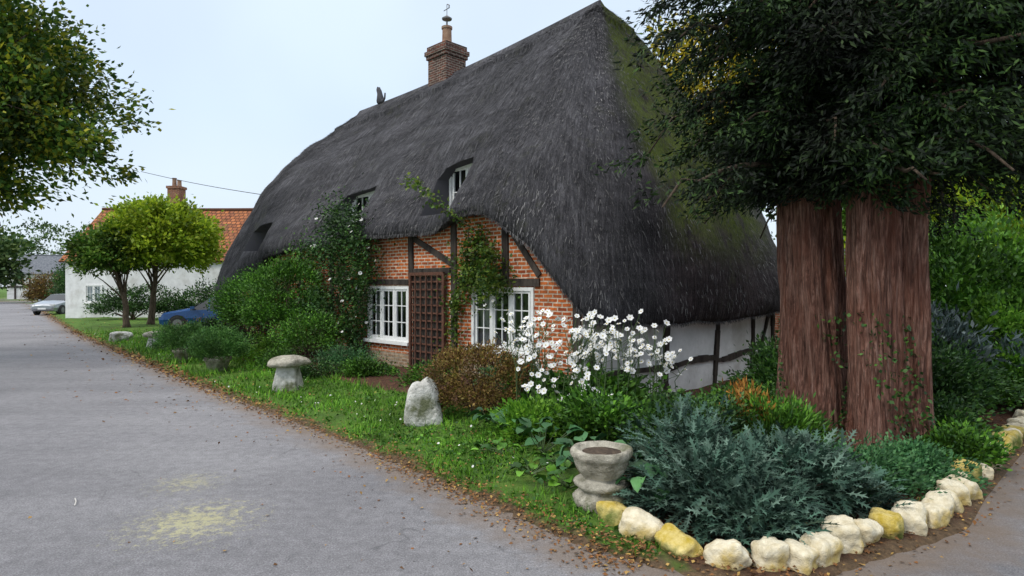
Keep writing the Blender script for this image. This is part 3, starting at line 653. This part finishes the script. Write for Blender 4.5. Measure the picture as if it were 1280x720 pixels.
broad('broadleaf_plant',[(.5,6.7,.15,.35),(.2,6.5,.1,.3),(-.1,7.2,.12,.35),(.55,6.0,.12,.3)],.12,L_mid,14)

shrub('tall_hedge_shrub',(8.6,12.2,1.4),(1.7,1.5,1.6),260,65,.4,.12,L_mid,shell=.6)
shrub('tall_hedge_shrub',(10.8,12.9,1.8),(1.9,1.6,2.0),280,65,.4,.12,L_hedge,shell=.6)
shrub('grey_buddleia_shrub',(7.0,10.4,.8),(.7,.7,.8),60,36,.35,.16,L_grey,shell=.4,aspect=.28)
shrub('grey_buddleia_shrub',(8.4,10.3,.6),(.6,.6,.6),30,36,.35,.16,L_grey,shell=.4,aspect=.28)
shrub('tall_hedge_shrub',(8.3,10.8,.8),(1.0,.7,.9),130,60,.3,.09,L_hedge,shell=.5)
shrub('evergreen_shrub',(6.6,9.7,.5),(.9,.8,.5),120,60,.24,.07,L_dark,shell=.4)
shrub('evergreen_shrub',(8.4,9.95,.4),(1.1,.6,.45),120,60,.24,.07,L_mid,shell=.4)
shrub('lime_shrub',(12.6,16.5,3.0),(3.4,2.4,2.0),360,70,.6,.18,L_bright,shell=.6)

# ------------------------------------------------------------------ trees
def tree(name,base_r,trunk,crowns,mat,ls,nc,nl,cr,bark=M_bark,shell=.5,aspect=.6,flat=.5,lump=.25):
    e=empty(name,(0,0,0)); mb=MB(); dense=[]; T=[Vector(t) for t in trunk]
    for p,q in zip(T[:-1],T[1:]):
        for t in (0,.25,.5,.75): dense.append(p.lerp(q,t)+Vector(R.normal(size=3)*base_r*.08))
    dense.append(T[-1]); n=len(dense); rad=[base_r*(1.35 if i==0 else 1)*(1-.75*i/n) for i in range(n)]; mb.tube(dense,rad,12)
    allP=[];allO=[]
    for (cx,cy,cz,rx,ry,rz,w) in crowns:
        P,O,cc=clumps((cx,cy,cz),(rx,ry,rz),int(nc*w),nl,cr,shell,flat,lump=lump); allP.append(P);allO.append(O)
        for q in cc[R.permutation(len(cc))[:max(8,int(26*w))]]:
            k=R.integers(n//3,n); s=dense[k]; mid=(Vector(q)+s)/2+Vector((0,0,.12*rz)); mb.tube([s,s.lerp(mid,.5)+Vector((0,0,.05)),mid,Vector(q)],[rad[k]*.45,rad[k]*.32,rad[k]*.2,.01],6)
    mb.obj('trunk_and_limbs',[bark],e,smooth=True); P=np.concatenate(allP);O=np.concatenate(allO); m=len(P)
    leaves('crown',P,O+R.normal(size=P.shape)*.3,ls*(.6+.8*R.random(m)),ls*aspect*(.6+.8*R.random(m)),mat,e); return e
tree('round_headed_tree',.17,[(-17.7,30.6,0),(-17.6,30.6,1.3),(-17.4,30.5,2.6),(-17.3,30.5,4)],[(-17.2,30.4,4.2,2.5,2.1,2.0,1)],L_bright,.2,430,55,.5,shell=.6,flat=.6,lump=.12)
tree('round_headed_tree',.15,[(-17.85,28.9,0),(-17.9,28.9,1.3),(-18.2,28.8,2.4),(-18.5,28.8,3.4)],[(-18.7,28.8,3.5,1.2,1.2,1.2,1)],mleaf('darker_lime_leaves',[(.03,.09,.012),(.08,.17,.02),(.16,.24,.03)],.3),.17,190,45,.4,shell=.6,flat=.6,lump=.12)
tree('roadside_lime_tree',.38,[(-19.5,14.5,0),(-19.2,14.7,3),(-18.3,15.3,6),(-17.5,16,10)],[(-16.9,16.4,7.0,4.4,3.4,2.9,.9),(-13.9,16.8,8.2,2.2,2.0,1.5,.34),(-12.9,16.4,6.3,2.2,1.8,1.3,.34),(-14.6,16.2,4.9,1.7,1.6,.7,.2),(-16.5,16,10.6,3.6,3.2,2.4,.6)],L_tree,.16,430,75,.6,shell=.25,flat=.8,lump=.32)
tree('beech_tree',.4,[(10,32,0),(10,32,5),(10.3,32,11)],[(10.4,32,11.0,4.8,4,4.2,1)],L_yel,.32,260,45,.9,shell=.4)
tree('beech_tree',.4,[(17,34,0),(17,34,5),(17.3,34,9)],[(17.2,34,8.6,5,4,4.8,1)],L_tree,.32,240,45,.9,shell=.4)
tree('beech_tree',.4,[(26,31,0),(26,31,5),(26.3,31,9)],[(26.2,31,8,6,4,5.5,1)],L_tree,.32,240,45,.9,shell=.4)
tree('beech_tree',.35,[(14.4,24,0),(14.4,24,3),(14.4,24,6)],[(14.4,24,5,3,3,3.4,1)],L_hedge,.24,200,45,.7,shell=.4)
e=empty('distant_trees'); PPs=[];OOs=[]; mb=MB()
for (x,y,z,rx,rz) in [(-82,84,4,7,5),(-57,94,4,5.5,5.5),(-92,125,7,12,8),(-116,118,6,12,8),(-56,110,5,9,6),(-75,140,6,14,7),(-40,95,4,12,5),(-20,110,5,16,6),(5,100,5,16,7),(30,80,6,14,8),(50,60,6,12,8),(-63,74,4.5,4.2,4.5),(70,90,6,20,8),(-130,150,6,20,8),(-120,175,6,18,7)]:
    P,O,_=clumps((x,y,z),(rx,rx*.7,rz),150,24,1.3,.5,.5,zmin=0.1); PPs.append(P);OOs.append(O); mb.tube([(x,y,0),(x,y,z)],[.3,.15],8)
P=np.concatenate(PPs);O=np.concatenate(OOs);n=len(P); leaves('foliage',P,O,.55*(.6+.8*R.random(n)),.4*(.6+.8*R.random(n)),L_far,e); mb.obj('trunks',[M_bark],e)

yew=empty('yew_tree'); mb=MB()
def flute(ph):
    def f(an,p):
        c,s=math.cos(an),math.sin(an)
        return 1+.11*math.sin(3*an+ph+p.z*.25)+.06*math.sin(7*an+ph*2+p.z*.5)+.10*mnoise.noise(Vector((c*2.2+ph,s*2.2,p.z*.7)))+.12*mnoise.noise(Vector((c*7+ph,s*7,p.z*.8)))+.09*mnoise.noise(Vector((c*16+ph,s*16,p.z*1.6)))
    return f
TR=[([(3.90,7.95,-.1),(3.89,7.95,.25),(3.88,7.95,.8),(3.84,7.97,1.6),(3.80,8,2.6),(3.76,8,3.6),(3.8,8.05,5),(3.9,8.1,7),(4,8.1,9.5)],[.50,.42,.37,.35,.34,.315,.27,.2,.1],1.),
    ([(4.21,7.25,-.1),(4.21,7.25,.25),(4.21,7.26,.8),(4.21,7.3,1.6),(4.20,7.3,2.6),(4.19,7.3,3.6),(4.25,7.3,5),(4.4,7.3,7),(4.5,7.3,9.5)],[.40,.31,.275,.262,.255,.245,.22,.2,.1],2.7),
    ([(4.62,7.17,-.1),(4.62,7.17,.25),(4.62,7.17,.8),(4.61,7.17,1.6),(4.60,7.18,2.6),(4.66,7.18,3.4),(4.85,7.1,5),(5.2,7.1,6.6)],[.24,.19,.165,.155,.15,.14,.12,.08],4.2)]
for pts,rd,ph in TR:
    d=[];r=[]
    for j in range(len(pts)-1):
        for t in np.linspace(0,1,10,endpoint=False): d.append(Vector(pts[j]).lerp(Vector(pts[j+1]),t)); r.append(rd[j]*(1-t)+rd[j+1]*t)
    mb.tube(d,r,120,0,True,flute(ph))
mb.obj('trunks',[M_yewbark],yew,smooth=True)
mb=MB(); C=[];DD=[]
for j in range(290):
    pts,rd,ph=TR[R.integers(0,3)]; z0=3.3+4.0*R.random()**1.05
    zs=[p[2] for p in pts]; x0_=np.interp(z0,zs,[p[0] for p in pts]); y0_=np.interp(z0,zs,[p[1] for p in pts])
    az=R.random()*2*math.pi; dx,dy=math.cos(az),math.sin(az)
    if dx<-.2 and R.random()<.25: continue
    Ln_=1.3+2.0*R.random()
    if dy<-.55 : Ln_*=.6
    if dx<-.3: Ln_*=(.55 if z0<4.6 else .72)
    zl=3.05 if dx<.3 else 2.7
    if dx<-.3 and R.random()<.14: Ln_*=1.45; zl=2.9
    rise=.15+.35*R.random(); br_=[]
    for t in np.linspace(0,1,9):
        br_.append(Vector((x0_+dx*Ln_*t+R.normal()*.03,y0_+dy*Ln_*t+R.normal()*.03,z0+Ln_*(rise*t-.75*t*t*(.5+R.random()*.2)))))
    mb.tube(br_,[.045*(1-.85*t)+.004 for t in np.linspace(0,1,9)],6)
    for t in range(1,9):
        for q in range(5):
            s=br_[t]; a2=az+R.normal()*1.0; l2=.25+.5*R.random(); tip=s+Vector((math.cos(a2)*l2,math.sin(a2)*l2,-.05-.35*R.random()))
            if tip.z<zl: continue
            m_=28; tt=R.random((m_,1)); base_=np.array(s)*(1-tt)+np.array(tip)*tt+R.normal(size=(m_,3))*.045
            dr=np.array(tip-s); dr/=np.linalg.norm(dr); sgn=unit(np.cross(dr,R.normal(size=(m_,3))))
            C.append(base_); DD.append(dr+sgn*.7+np.array([0,0,-.2]))
C=np.concatenate(C);DD=np.concatenate(DD);n=len(C); print('yew leaves',n)
leaves('needle_sprays',C,DD,.06+.06*R.random(n),.020+.014*R.random(n),L_yew,yew); mb.obj('limbs',[M_bark],yew,smooth=True)
C=[]
for pts,rd,ph in TR:
    m_=1300; z=R.random(m_)**1.6*1.7; an_=R.random(m_)*6.28; zs=[p[2] for p in pts]
    keep_=np.sin(an_*2+ph+z*2)>.2
    x=np.interp(z,zs,[p[0] for p in pts])+np.cos(an_)*(np.interp(z,zs,rd)*1.12+.01); y=np.interp(z,zs,[p[1] for p in pts])+np.sin(an_)*(np.interp(z,zs,rd)*1.12+.01); C.append(np.column_stack([x,y,z])[keep_])
C=np.concatenate(C); n=len(C); leaves('ivy',C,R.normal(size=(n,3))+np.array([0,-.3,-.6]),.05*(.5+R.random(n)),.04*(.5+R.random(n)),L_dark,yew)

# ------------------------------------------------------------------ stones
def rock(name,x,y,sx,sy,sz,mat,seed,z=None,taper=0,sub=4,rz=0,amp=1.,sq=.5):
    b=bmesh.new(); bmesh.ops.create_icosphere(b,subdivisions=sub,radius=1)
    for v in b.verts:
        c=v.co.copy(); m=(abs(c.x)**5+abs(c.y)**5+abs(c.z)**5)**.2; c=c.lerp(c/m*.9,sq)
        n_=amp*(mnoise.noise(c*.9+Vector((seed*7.1,seed*3.3,0)))*.30+mnoise.noise(c*2.4+Vector((seed,0,seed)))*.12)+mnoise.noise(c*7+Vector((seed,0,seed)))*.04
        c=c*(1+n_); k=1-taper*(c.z*.5+.5); v.co=Vector((c.x*sx*k,c.y*sy*k,c.z*sz))
    me=bpy.data.meshes.new(name); b.to_mesh(me); b.free(); me.materials.append(mat)
    me.polygons.foreach_set('use_smooth',[True]*len(me.polygons)); o=bpy.data.objects.new(name,me); o.location=(x,y,(G(x,y) if z is None else z)+sz*.72); o.rotation_euler=(0,0,rz); return link(o)
EDGE=[(.86,5.17),(1.2,4.70),(1.5,4.41),(1.95,4.36),(2.55,4.75),(3.19,5.03),(3.65,5.34),(4.3,5.98),(5.55,7.2),(7.25,8.8),(9.5,11)]
eg_=empty('limestone_bed_edging'); j=0
pl=[Vector(p) for p in EDGE]; cum=[0]
for p,q in zip(pl[:-1],pl[1:]): cum.append(cum[-1]+(q-p).length)
s=0
while s<cum[-1]:
    x=np.interp(s,cum,[p.x for p in pl]); y=np.interp(s,cum,[p.y for p in pl]); x2=np.interp(s+.05,cum,[p.x for p in pl]); y2=np.interp(s+.05,cum,[p.y for p in pl])
    w=.115+.065*R.random(); mt=M_rocky if (s<.9 and j in (0,2,3)) or (s>1 and R.random()<.08) or s>6 and R.random()<.35 else M_rock
    o=rock('edging_rock',x+R.normal()*.02,y+R.normal()*.02,w,.10+.04*R.random(),.10+.045*R.random(),mt,j,z=-.01,sub=4,rz=math.atan2(y2-y,x2-x)+R.normal()*.3,sq=.85); o.rotation_euler[0]=R.normal()*.18; o.rotation_euler[1]=R.normal()*.18; o.parent=eg_; j+=1; s+=w*1.95
rock('standing_boulder',-1.27,8.85,.35,.27,.36,M_boulder,12.7,taper=.5,amp=.7,sq=.85)
rock('garden_stone',-14.0,22.3,.35,.3,.2,M_boulder,5.1)
def staddle(x,y,s=1):
    e=empty('staddle_stone',(x,y,G(x,y)-.02)); mb=MB()
    mb.add([(-.24*s,-.24*s,0),(.24*s,-.24*s,0),(.24*s,.24*s,0),(-.24*s,.24*s,0),(-.16*s,-.16*s,.46*s),(.16*s,-.16*s,.46*s),(.16*s,.16*s,.46*s),(-.16*s,.16*s,.46*s)],[(0,3,2,1),(4,5,6,7),(0,1,5,4),(1,2,6,5),(2,3,7,6),(3,0,4,7)])
    o=mb.obj('pillar',[M_boulder],e); bevel(o,.03,3)
    mb=MB(); mb.lathe([(.16*s,.44*s),(.29*s,.46*s),(.33*s,.50*s),(.33*s,.56*s),(.30*s,.605*s),(.2*s,.64*s),(.02,.65*s)],28,(0,0,0),jit=.3); mb.obj('cap',[M_stone],e,smooth=True)
staddle(-4.18,11.64); staddle(-10.85,19,.9)
u=empty('stone_urn',(.8,5.57,G(.8,5.57)-.02)); mb=MB()
mb.lathe([(.24,0),(.25,.03),(.25,.10),(.225,.13),(.20,.15),(.20,.17),(.235,.19),(.245,.22),(.225,.245),(.17,.255),(.165,.27),(.19,.29),(.225,.34),(.245,.40),(.25,.44),(.265,.455),(.272,.48),(.265,.51),(.25,.525),(.215,.52),(.20,.49),(.1,.48),(.01,.48)],40,(0,0,0),jit=.10)
mb.obj('bowl_and_foot',[M_stone],u,smooth=True)
mb=MB(); mb.lathe([(.198,.485),(.1,.493),(.01,.495)],20); mb.obj('soil',[M_bark],u)
for x,y,r,h in ((-6.7,14.2,.60,.60),(-8.45,16.1,.68,.60)):
    e=empty('potted_conifer'); mb=MB(); g=G(x,y); mb.lathe([(.19,g),(.26,g+.26),(.30,g+.28),(.30,g+.34),(.26,g+.34),(.25,g+.3),(.02,g+.3)],24,(x,y,0)); mb.obj('pot',[M_stone],e,smooth=True)
    P,O,_=clumps((x,y,h+.02),(r,r*.9,.38),170,70,.16,.6,.5,lump=.12); n=len(P); leaves('foliage',P,O+np.array([0,0,.7]),.055*(.6+.8*R.random(n)),.018,L_con,e)

# ------------------------------------------------------------------ grass, litter
def sample_edge(n,i0,i1,mu,sig):
    A=POLY[i0:i1+1]; seg=np.linalg.norm(np.diff(A,axis=0),axis=1); w=seg/np.maximum(4,np.linalg.norm(A[:-1],axis=1))**1.1; j=R.choice(len(seg),n,p=w/w.sum()); t=R.random((n,1))
    P=A[j]*(1-t)+A[j+1]*t; d=unit(A[j+1]-A[j]); nrm=np.column_stack([-d[:,1],d[:,0]]); return P+nrm*(mu+sig*R.normal(size=(n,1)))
cand=np.column_stack([R.uniform(-21,3,480000),R.uniform(4.3,26,480000)]); dist=np.hypot(cand[:,0],cand[:,1])
kp=R.random(len(cand))<np.clip((7.5/dist)**1.7,0,1); cand=cand[kp]; sd=sdist(cand); so=soilmask(cand,sd)
thin=np.array([mnoise.noise(Vector((a*.9+7,b*.9,3)))+.5*mnoise.noise(Vector((a*3.1+7,b*3.1,3))) for a,b in cand])
k=(sd>.03+.25*R.random(len(sd)))&(sd<4)&(so<.35)&(R.random(len(sd))<.68+1.1*thin); cand=cand[k]; n=len(cand); print('grass',n)
z=gheight(cand); C=np.column_stack([cand,z-.005]); D=np.column_stack([R.normal(size=n)*.45,R.normal(size=n)*.45,np.ones(n)]); dd=np.hypot(cand[:,0],cand[:,1])
patch=np.array([mnoise.noise(Vector((a*1.3,b*1.3,0))) for a,b in cand]); L=(.05+.07*R.random(n))*(1+1.1*patch)*np.clip(dd/8,1,2)
Vg=leaves_geo(C,D,L,.0075*np.clip(dd/7,1,3)); quads('grass',Vg,L_grass)
k=R.choice(n,13000,replace=False); Cw=C[k]+np.array([0,0,.02]); D=R.normal(size=(13000,3))*np.array([1,1,.25])+np.array([0,0,.25]); leaves('lawn_weeds',Cw,D,.025+.04*R.random(13000),.02+.03*R.random(13000),L_mid)
k=R.choice(n,90,replace=False); dz=empty('daisies'); flower_heads('daisy_heads',C[k]+np.array([0,0,.08]),.015,dz)
P1=sample_edge(6000,2,8,.05,.13); P2=sample_edge(1500,2,8,.8,.8); P3=sample_edge(300,2,8,-.6,.6); P4=sample_edge(1300,7,17,.14,.14); P5=sample_edge(70,2,8,-2.,1.2)
P=np.concatenate([P1,P2,P3,P4,P5]); sdp=sdist(P)
zz=np.where(sdp>-.02,np.maximum(gheight(P),0),0)+.006+.035*R.random(len(P))*(sdp>.1)
n=len(P); D=np.column_stack([R.normal(size=(n,2)),R.normal(size=n)*.28]); D=unit(D)
up=unit(np.column_stack([R.normal(size=(n,2))*.3,np.ones(n)])); Sx=unit(np.cross(D,up)); dd=np.clip(np.hypot(P[:,0],P[:,1])/8,1,2.2)[:,None]; L=(.018+.028*R.random((n,1)))*dd; Cc=np.column_stack([P,zz])
quads('fallen_leaves',np.stack([Cc,Cc+D*L*.5+Sx*L*.35+[0,0,.006],Cc+D*L+[0,0,.003],Cc+D*L*.5-Sx*L*.35+[0,0,.006]],1),L_litter)
nb=3500; Pb=np.column_stack([R.uniform(.9,7,nb),R.uniform(4.3,9,nb)]); sb=sdist(Pb); k=(sb>.15)&(soilmask(Pb,sb)>.4); Pb=Pb[k]; nb=len(Pb)
leaves('bed_litter',np.column_stack([Pb,gheight(Pb)+.01]),np.column_stack([R.normal(size=(nb,2)),R.normal(size=nb)*.2]),.03+.04*R.random(nb),.03,L_litter)
mb=MB(); mb.tube([(-4.1,5.85,.012),(-4.02,5.75,.02),(-3.97,5.66,.012)],.005,5); mb.obj('twig',[M_curtain])

# ------------------------------------------------------------------ far house, cars
def tilemat():
    m,nt,b=base('clay_tiles',.9); t=nt.nodes.new('ShaderNodeTexCoord'); mp=nt.nodes.new('ShaderNodeMapping'); nt.links.new(t.outputs['UV'],mp.inputs[0])
    k=nt.nodes.new('ShaderNodeTexBrick'); nt.links.new(mp.outputs[0],k.inputs['Vector']); k.inputs['Scale'].default_value=1; k.inputs['Brick Width'].default_value=.30; k.inputs['Row Height'].default_value=.30; k.inputs['Mortar Size'].default_value=.03
    k.inputs['Color1'].default_value=(.42,.15,.055,1); k.inputs['Color2'].default_value=(.27,.095,.045,1); k.inputs['Mortar'].default_value=(.09,.035,.02,1)
    v=mp.outputs[0]; c=mixc(nt,1.,k.outputs['Color'],ramp(nt,noise(nt,v,3,6,.7),[(.3,.45),(.7,1.5)]),'MULTIPLY'); c=mixc(nt,ramp(nt,noise(nt,v,.8,5),[(.45,0.),(.65,.6)]),c,(.13,.08,.05))
    nt.links.new(c,b.inputs['Base Color']); bump(nt,b,mth(nt,'SUBTRACT',1.,k.outputs['Fac']),.8,.03); return m
M_tile=tilemat(); M_slate=mnoi('slate',(.10,.11,.13),(.2,.21,.23),4)
def roofplane(name,rows_,mat,parent):
    me=bpy.data.meshes.new(name); nr_=len(rows_); nc_=len(rows_[0]); v=[p for r in rows_ for p in r]; f=[(i*nc_+j,i*nc_+j+1,(i+1)*nc_+j+1,(i+1)*nc_+j) for i in range(nr_-1) for j in range(nc_-1)]
    me.from_pydata(v,[],f); uv=me.uv_layers.new(name='UVMap'); q=[]
    for fa_ in f:
        for vi in fa_: p=v[vi]; i=vi//nc_; q+= [p[0], i*((Vector(rows_[0][0])-Vector(rows_[-1][0])).length/(nr_-1))]
    uv.data.foreach_set('uv',q); me.materials.append(mat); return link(bpy.data.objects.new(name,me),parent)
def gable_house(name,loc,rz,w,d,eave,ridge,wall,roofm,oh=.25,sag=.12):
    e=empty(name,loc,rz); mb=MB(); mb.add([(0,0,0),(w,0,0),(w,d,0),(0,d,0),(0,0,eave),(w,0,eave),(w,d,eave),(0,d,eave),(0,d/2,ridge-.1),(w,d/2,ridge-.1)],[(0,1,5,4),(2,3,7,6),(3,0,4,8,7),(1,2,6,9,5)]); mb.obj('walls',[wall],e)
    for sgn in (0,1):
        rws=[]
        for i in range(9):
            t=i/8; y=(-oh+(d/2+oh)*t); z=eave-.1+(ridge-eave+.1)*t+.12
            rws.append([(-oh+(w+2*oh)*j/24, y if not sgn else d-y, z-sag*math.sin(math.pi*j/24)*t+.03*mnoise.noise(Vector((j*.7,i*.6,sgn)))) for j in range(25)])
        o=roofplane('roof_slope',rws,roofm,e); s=o.modifiers.new('s','SOLIDIFY'); s.thickness=.1
    mb=MB(); mb.tube([(-oh+(w+2*oh)*j/24,d/2,ridge+.13-sag*math.sin(math.pi*j/24)) for j in range(25)],.11,8); mb.obj('ridge_tiles',[roofm],e)
    return e
fh=gable_house('white_rendered_house',(-27.2,38,0),math.radians(-4),22,7,3.5,7.0,M_daub,M_tile)
mb=MB(); mb.box(3.7,4.5,4.3,5.1,5.8,8.6); mb.box(3.64,4.56,4.24,5.16,8.6,8.77); mb.obj('chimney_stack',[M_brick2],fh)
mb=MB(); mb.lathe([(.17,8.77),(.14,8.85),(.13,9.3),(.16,9.35),(.1,9.36)],12,(3.95,4.7,0)); mb.lathe([(.17,8.77),(.14,8.85),(.13,9.15),(.16,9.2),(.1,9.21)],12,(4.3,4.7,0)); mb.obj('chimney_pots',[M_terra],fh)
mb=MB(); mb.box(9.6,10.7,-.05,.0-.003,0,2.0); mb.obj('door',[M_timber],fh); 
window(fh,-2.4,-1.3,1.0,2.1,2,2,-.04); 
ob=gable_house('brick_outbuilding',(9.0,21.5,0),math.radians(-3),5,4.5,2.1,3.3,M_brick2,M_slate)
window(ob,-1.6,-.6,.9,1.8,2,2,-.04)
fc=gable_house('timbered_white_cottage',(-78.5,97,0),math.radians(12),9,6,3.9,7.0,M_daub,M_slate)
mb=MB()
for x in (1,3,5,7): mb.box(x,x+.25,-.06,-.003,0,3.5)
mb.box(0,9,-.09,-.062,1.8,2.05); mb.obj('timber_frame',[M_timber],fc)

def car(name,x,y,rz,paint,z=.03):
    e=empty(name,(x,y,z),rz)
    st=[(0,.62,.42,.60,.62,.52),(.06,.74,.30,.66,.69,.6),(.25,.82,.24,.72,.77,.66),(1.05,.86,.22,.84,.92,.70),(1.3,.87,.22,.88,.96,.68),(2.0,.87,.22,.90,1.37,.56),(2.5,.87,.22,.91,1.42,.57),(3.05,.87,.22,.92,1.39,.56),(3.62,.86,.22,.93,1.04,.62),(3.95,.84,.24,.92,1.0,.64),(4.16,.80,.30,.86,.93,.62),(4.22,.7,.42,.78,.80,.55)]
    mb=MB(); ring=[]
    for (xx,hw,zb,zt,zp,tw) in st:
        ring+= [(xx,-hw*.93,zb),(xx,-hw,(zb+zt)/2),(xx,-hw*.97,zt),(xx,-tw,zp),(xx,0,zp+.03),(xx,tw,zp),(xx,hw*.97,zt),(xx,hw,(zb+zt)/2),(xx,hw*.93,zb)]
    k=9; mb.v+= [tuple(map(float,p)) for p in ring]
    for i in range(len(st)-1):
        for j in range(k):
            f=(i*k+j,i*k+(j+1)%k,(i+1)*k+(j+1)%k,(i+1)*k+j); mi=0
            if j in (2,5) and 4<=i<=7: mi=1
            if j in (3,4) and i in (4,7): mi=1
            mb.f.append(f); mb.m.append(mi)
    mb.f.append(tuple(range(k))); mb.m.append(0); mb.f.append(tuple(range((len(st)-1)*k,len(st)*k))[::-1]); mb.m.append(0)
    mb.obj('body',[paint,M_cglass],e,smooth=False,recalc=True)
    mb=MB()
    for sx in (2.02,2.62,3.1):
        for sy in (-1,1): mb.beam((sx,sy*.585,1.36),(sx+.03,sy*.85,.92),.06,.02,(0,sy,.5))
    for sy in(-1,1): mb.box(1.35,1.5,sy*.95-.07,sy*.95+.07,.93,1.05)
    mb.obj('pillars_and_mirrors',[paint],e)
    mb=MB(); rm=MB(); ar=MB()
    for wx in (.82,3.38):
        for sy in (-1,1):
            yc=sy*.80
            prof=[(-.1,.2),(-.1,.29),(-.07,.31),(.07,.31),(.1,.29),(.1,.2)]
            for M_,pr in ((mb,prof),(rm,[(-.103,.02),(-.103,.19),(.103,.19),(.103,.02)]),(ar,[(-.082,.02),(-.082,.37),(.05,.37),(.05,.02)])):
                vs=[];kk=24
                for (yy,r) in pr:
                    for q in range(kk): an_=2*math.pi*q/kk; vs.append((wx+r*math.cos(an_),yc+yy,.31+r*math.sin(an_)))
                np_=len(pr); M_.add(vs,[(i*kk+q,i*kk+(q+1)%kk,(i+1)*kk+(q+1)%kk,(i+1)*kk+q) for i in range(np_-1) for q in range(kk)]+[tuple(range(kk)),tuple(range((np_-1)*kk,np_*kk))])
    mb.obj('tyres',[M_rubber],e,smooth=False); rm.obj('wheel_rims',[M_metal],e); ar.obj('wheel_arches',[M_rubber],e)
    mb=MB()
    for sy in (-1,1): mb.box(.02,.2,sy*.62-.14,sy*.62+.14,.60,.72)
    mb.obj('headlamps',[M_lamp],e); mb=MB()
    for sy in (-1,1): mb.box(4.12,4.24,sy*.62-.12,sy*.62+.12,.68,.85)
    mb.obj('tail_lamps',[M_red],e); mb=MB(); mb.box(-.03,.02,-.26,.26,.38,.48); mb.box(4.2,4.25,-.26,.26,.5,.6); mb.obj('number_plates',[M_white],e)
    return e
car('parked_car',-15.2,27.2,math.radians(12),M_blue,.1); car('parked_car',-32.4,43.0,math.radians(97),M_silver)
shrub('hedge_shrub',(-21.5,35.3,.9),(2.3,.9,1.0),120,60,.4,.13,L_dark,shell=.5)
shrub('hedge_shrub',(-17.5,35.5,.9),(2.3,.9,1.1),120,60,.4,.13,L_dark,shell=.5)
shrub('hedge_shrub',(-9.6,19.6,.35),(.8,.7,.38),80,60,.3,.09,L_mid,shell=.5)
shrub('hedge_shrub',(-9.3,22.0,.5),(.8,.8,.5),90,60,.3,.09,L_brown,shell=.5)
shrub('hedge_shrub',(-40.4,54,1.4),(1.15,1.2,1.6),110,60,.5,.16,L_brown,shell=.5)
shrub('hedge_shrub',(-39.6,58,2.2),(2.6,2,2.6),140,60,.6,.2,L_dark,shell=.5)
shrub('hedge_shrub',(-34.5,50,1.8),(2.2,1.6,2.2),120,60,.5,.18,L_dark,shell=.5)
ww=MB(); p=Vector((-25.2,42.4,9.8)); q=Vector((-10.6,30,6.2)); ww.tube([p.lerp(q,t/12)-Vector((0,0,.12*math.sin(math.pi*t/12))) for t in range(13)],.018,5); ww.obj('overhead_wire',[M_rubber])

# ------------------------------------------------------------------ light
w=bpy.data.worlds.new('World'); scene.world=w; w.use_nodes=True; nt=w.node_tree; bg=nt.nodes['Background']; bg.inputs[1].default_value=.1
EL,AZ=46,236
sky=nt.nodes.new('ShaderNodeTexSky'); sky.sky_type='NISHITA'; sky.sun_disc=False; sky.sun_elevation=math.radians(EL); sky.sun_rotation=math.radians(AZ); sky.dust_density=3
tc=nt.nodes.new('ShaderNodeTexCoord'); sp=nt.nodes.new('ShaderNodeSeparateXYZ'); nt.links.new(tc.outputs['Generated'],sp.inputs[0])
cl=noise(nt,tc.outputs['Generated'],2.2,3,.5)
g=ramp(nt,sp.outputs[2],[(0.,(.345,.385,.42)),(.25,(.30,.36,.435)),(.5,(.32,.37,.43)),(1.,(.92,.92,.94))])
g=mixc(nt,1.,g,ramp(nt,cl,[(.3,.92),(.7,1.1)]),'MULTIPLY')
sc=nt.nodes.new('ShaderNodeVectorMath'); sc.operation='SCALE'; sc.inputs['Scale'].default_value=26.5; nt.links.new(g,sc.inputs[0])
cc=mixc(nt,.87,sky.outputs[0],sc.outputs[0]); nt.links.new(cc,bg.inputs[0])
sl=bpy.data.lights.new('sun','SUN'); sl.energy=1.5; sl.angle=math.radians(10); sl.color=(1,.95,.87); so_=link(bpy.data.objects.new('sun',sl)); sl.energy=1.5
dirs=Vector((math.sin(math.radians(AZ))*math.cos(math.radians(EL)),math.cos(math.radians(AZ))*math.cos(math.radians(EL)),math.sin(math.radians(EL))))
so_.rotation_euler=dirs.to_track_quat('Z','Y').to_euler()

cam=bpy.data.cameras.new('camera'); co=link(bpy.data.objects.new('camera',cam)); co.location=(0,0,2); co.rotation_euler=(math.radians(90-.15),0,0)
cam.lens=36*780/1280; cam.clip_end=3000; cam.clip_start=.05; scene.camera=co
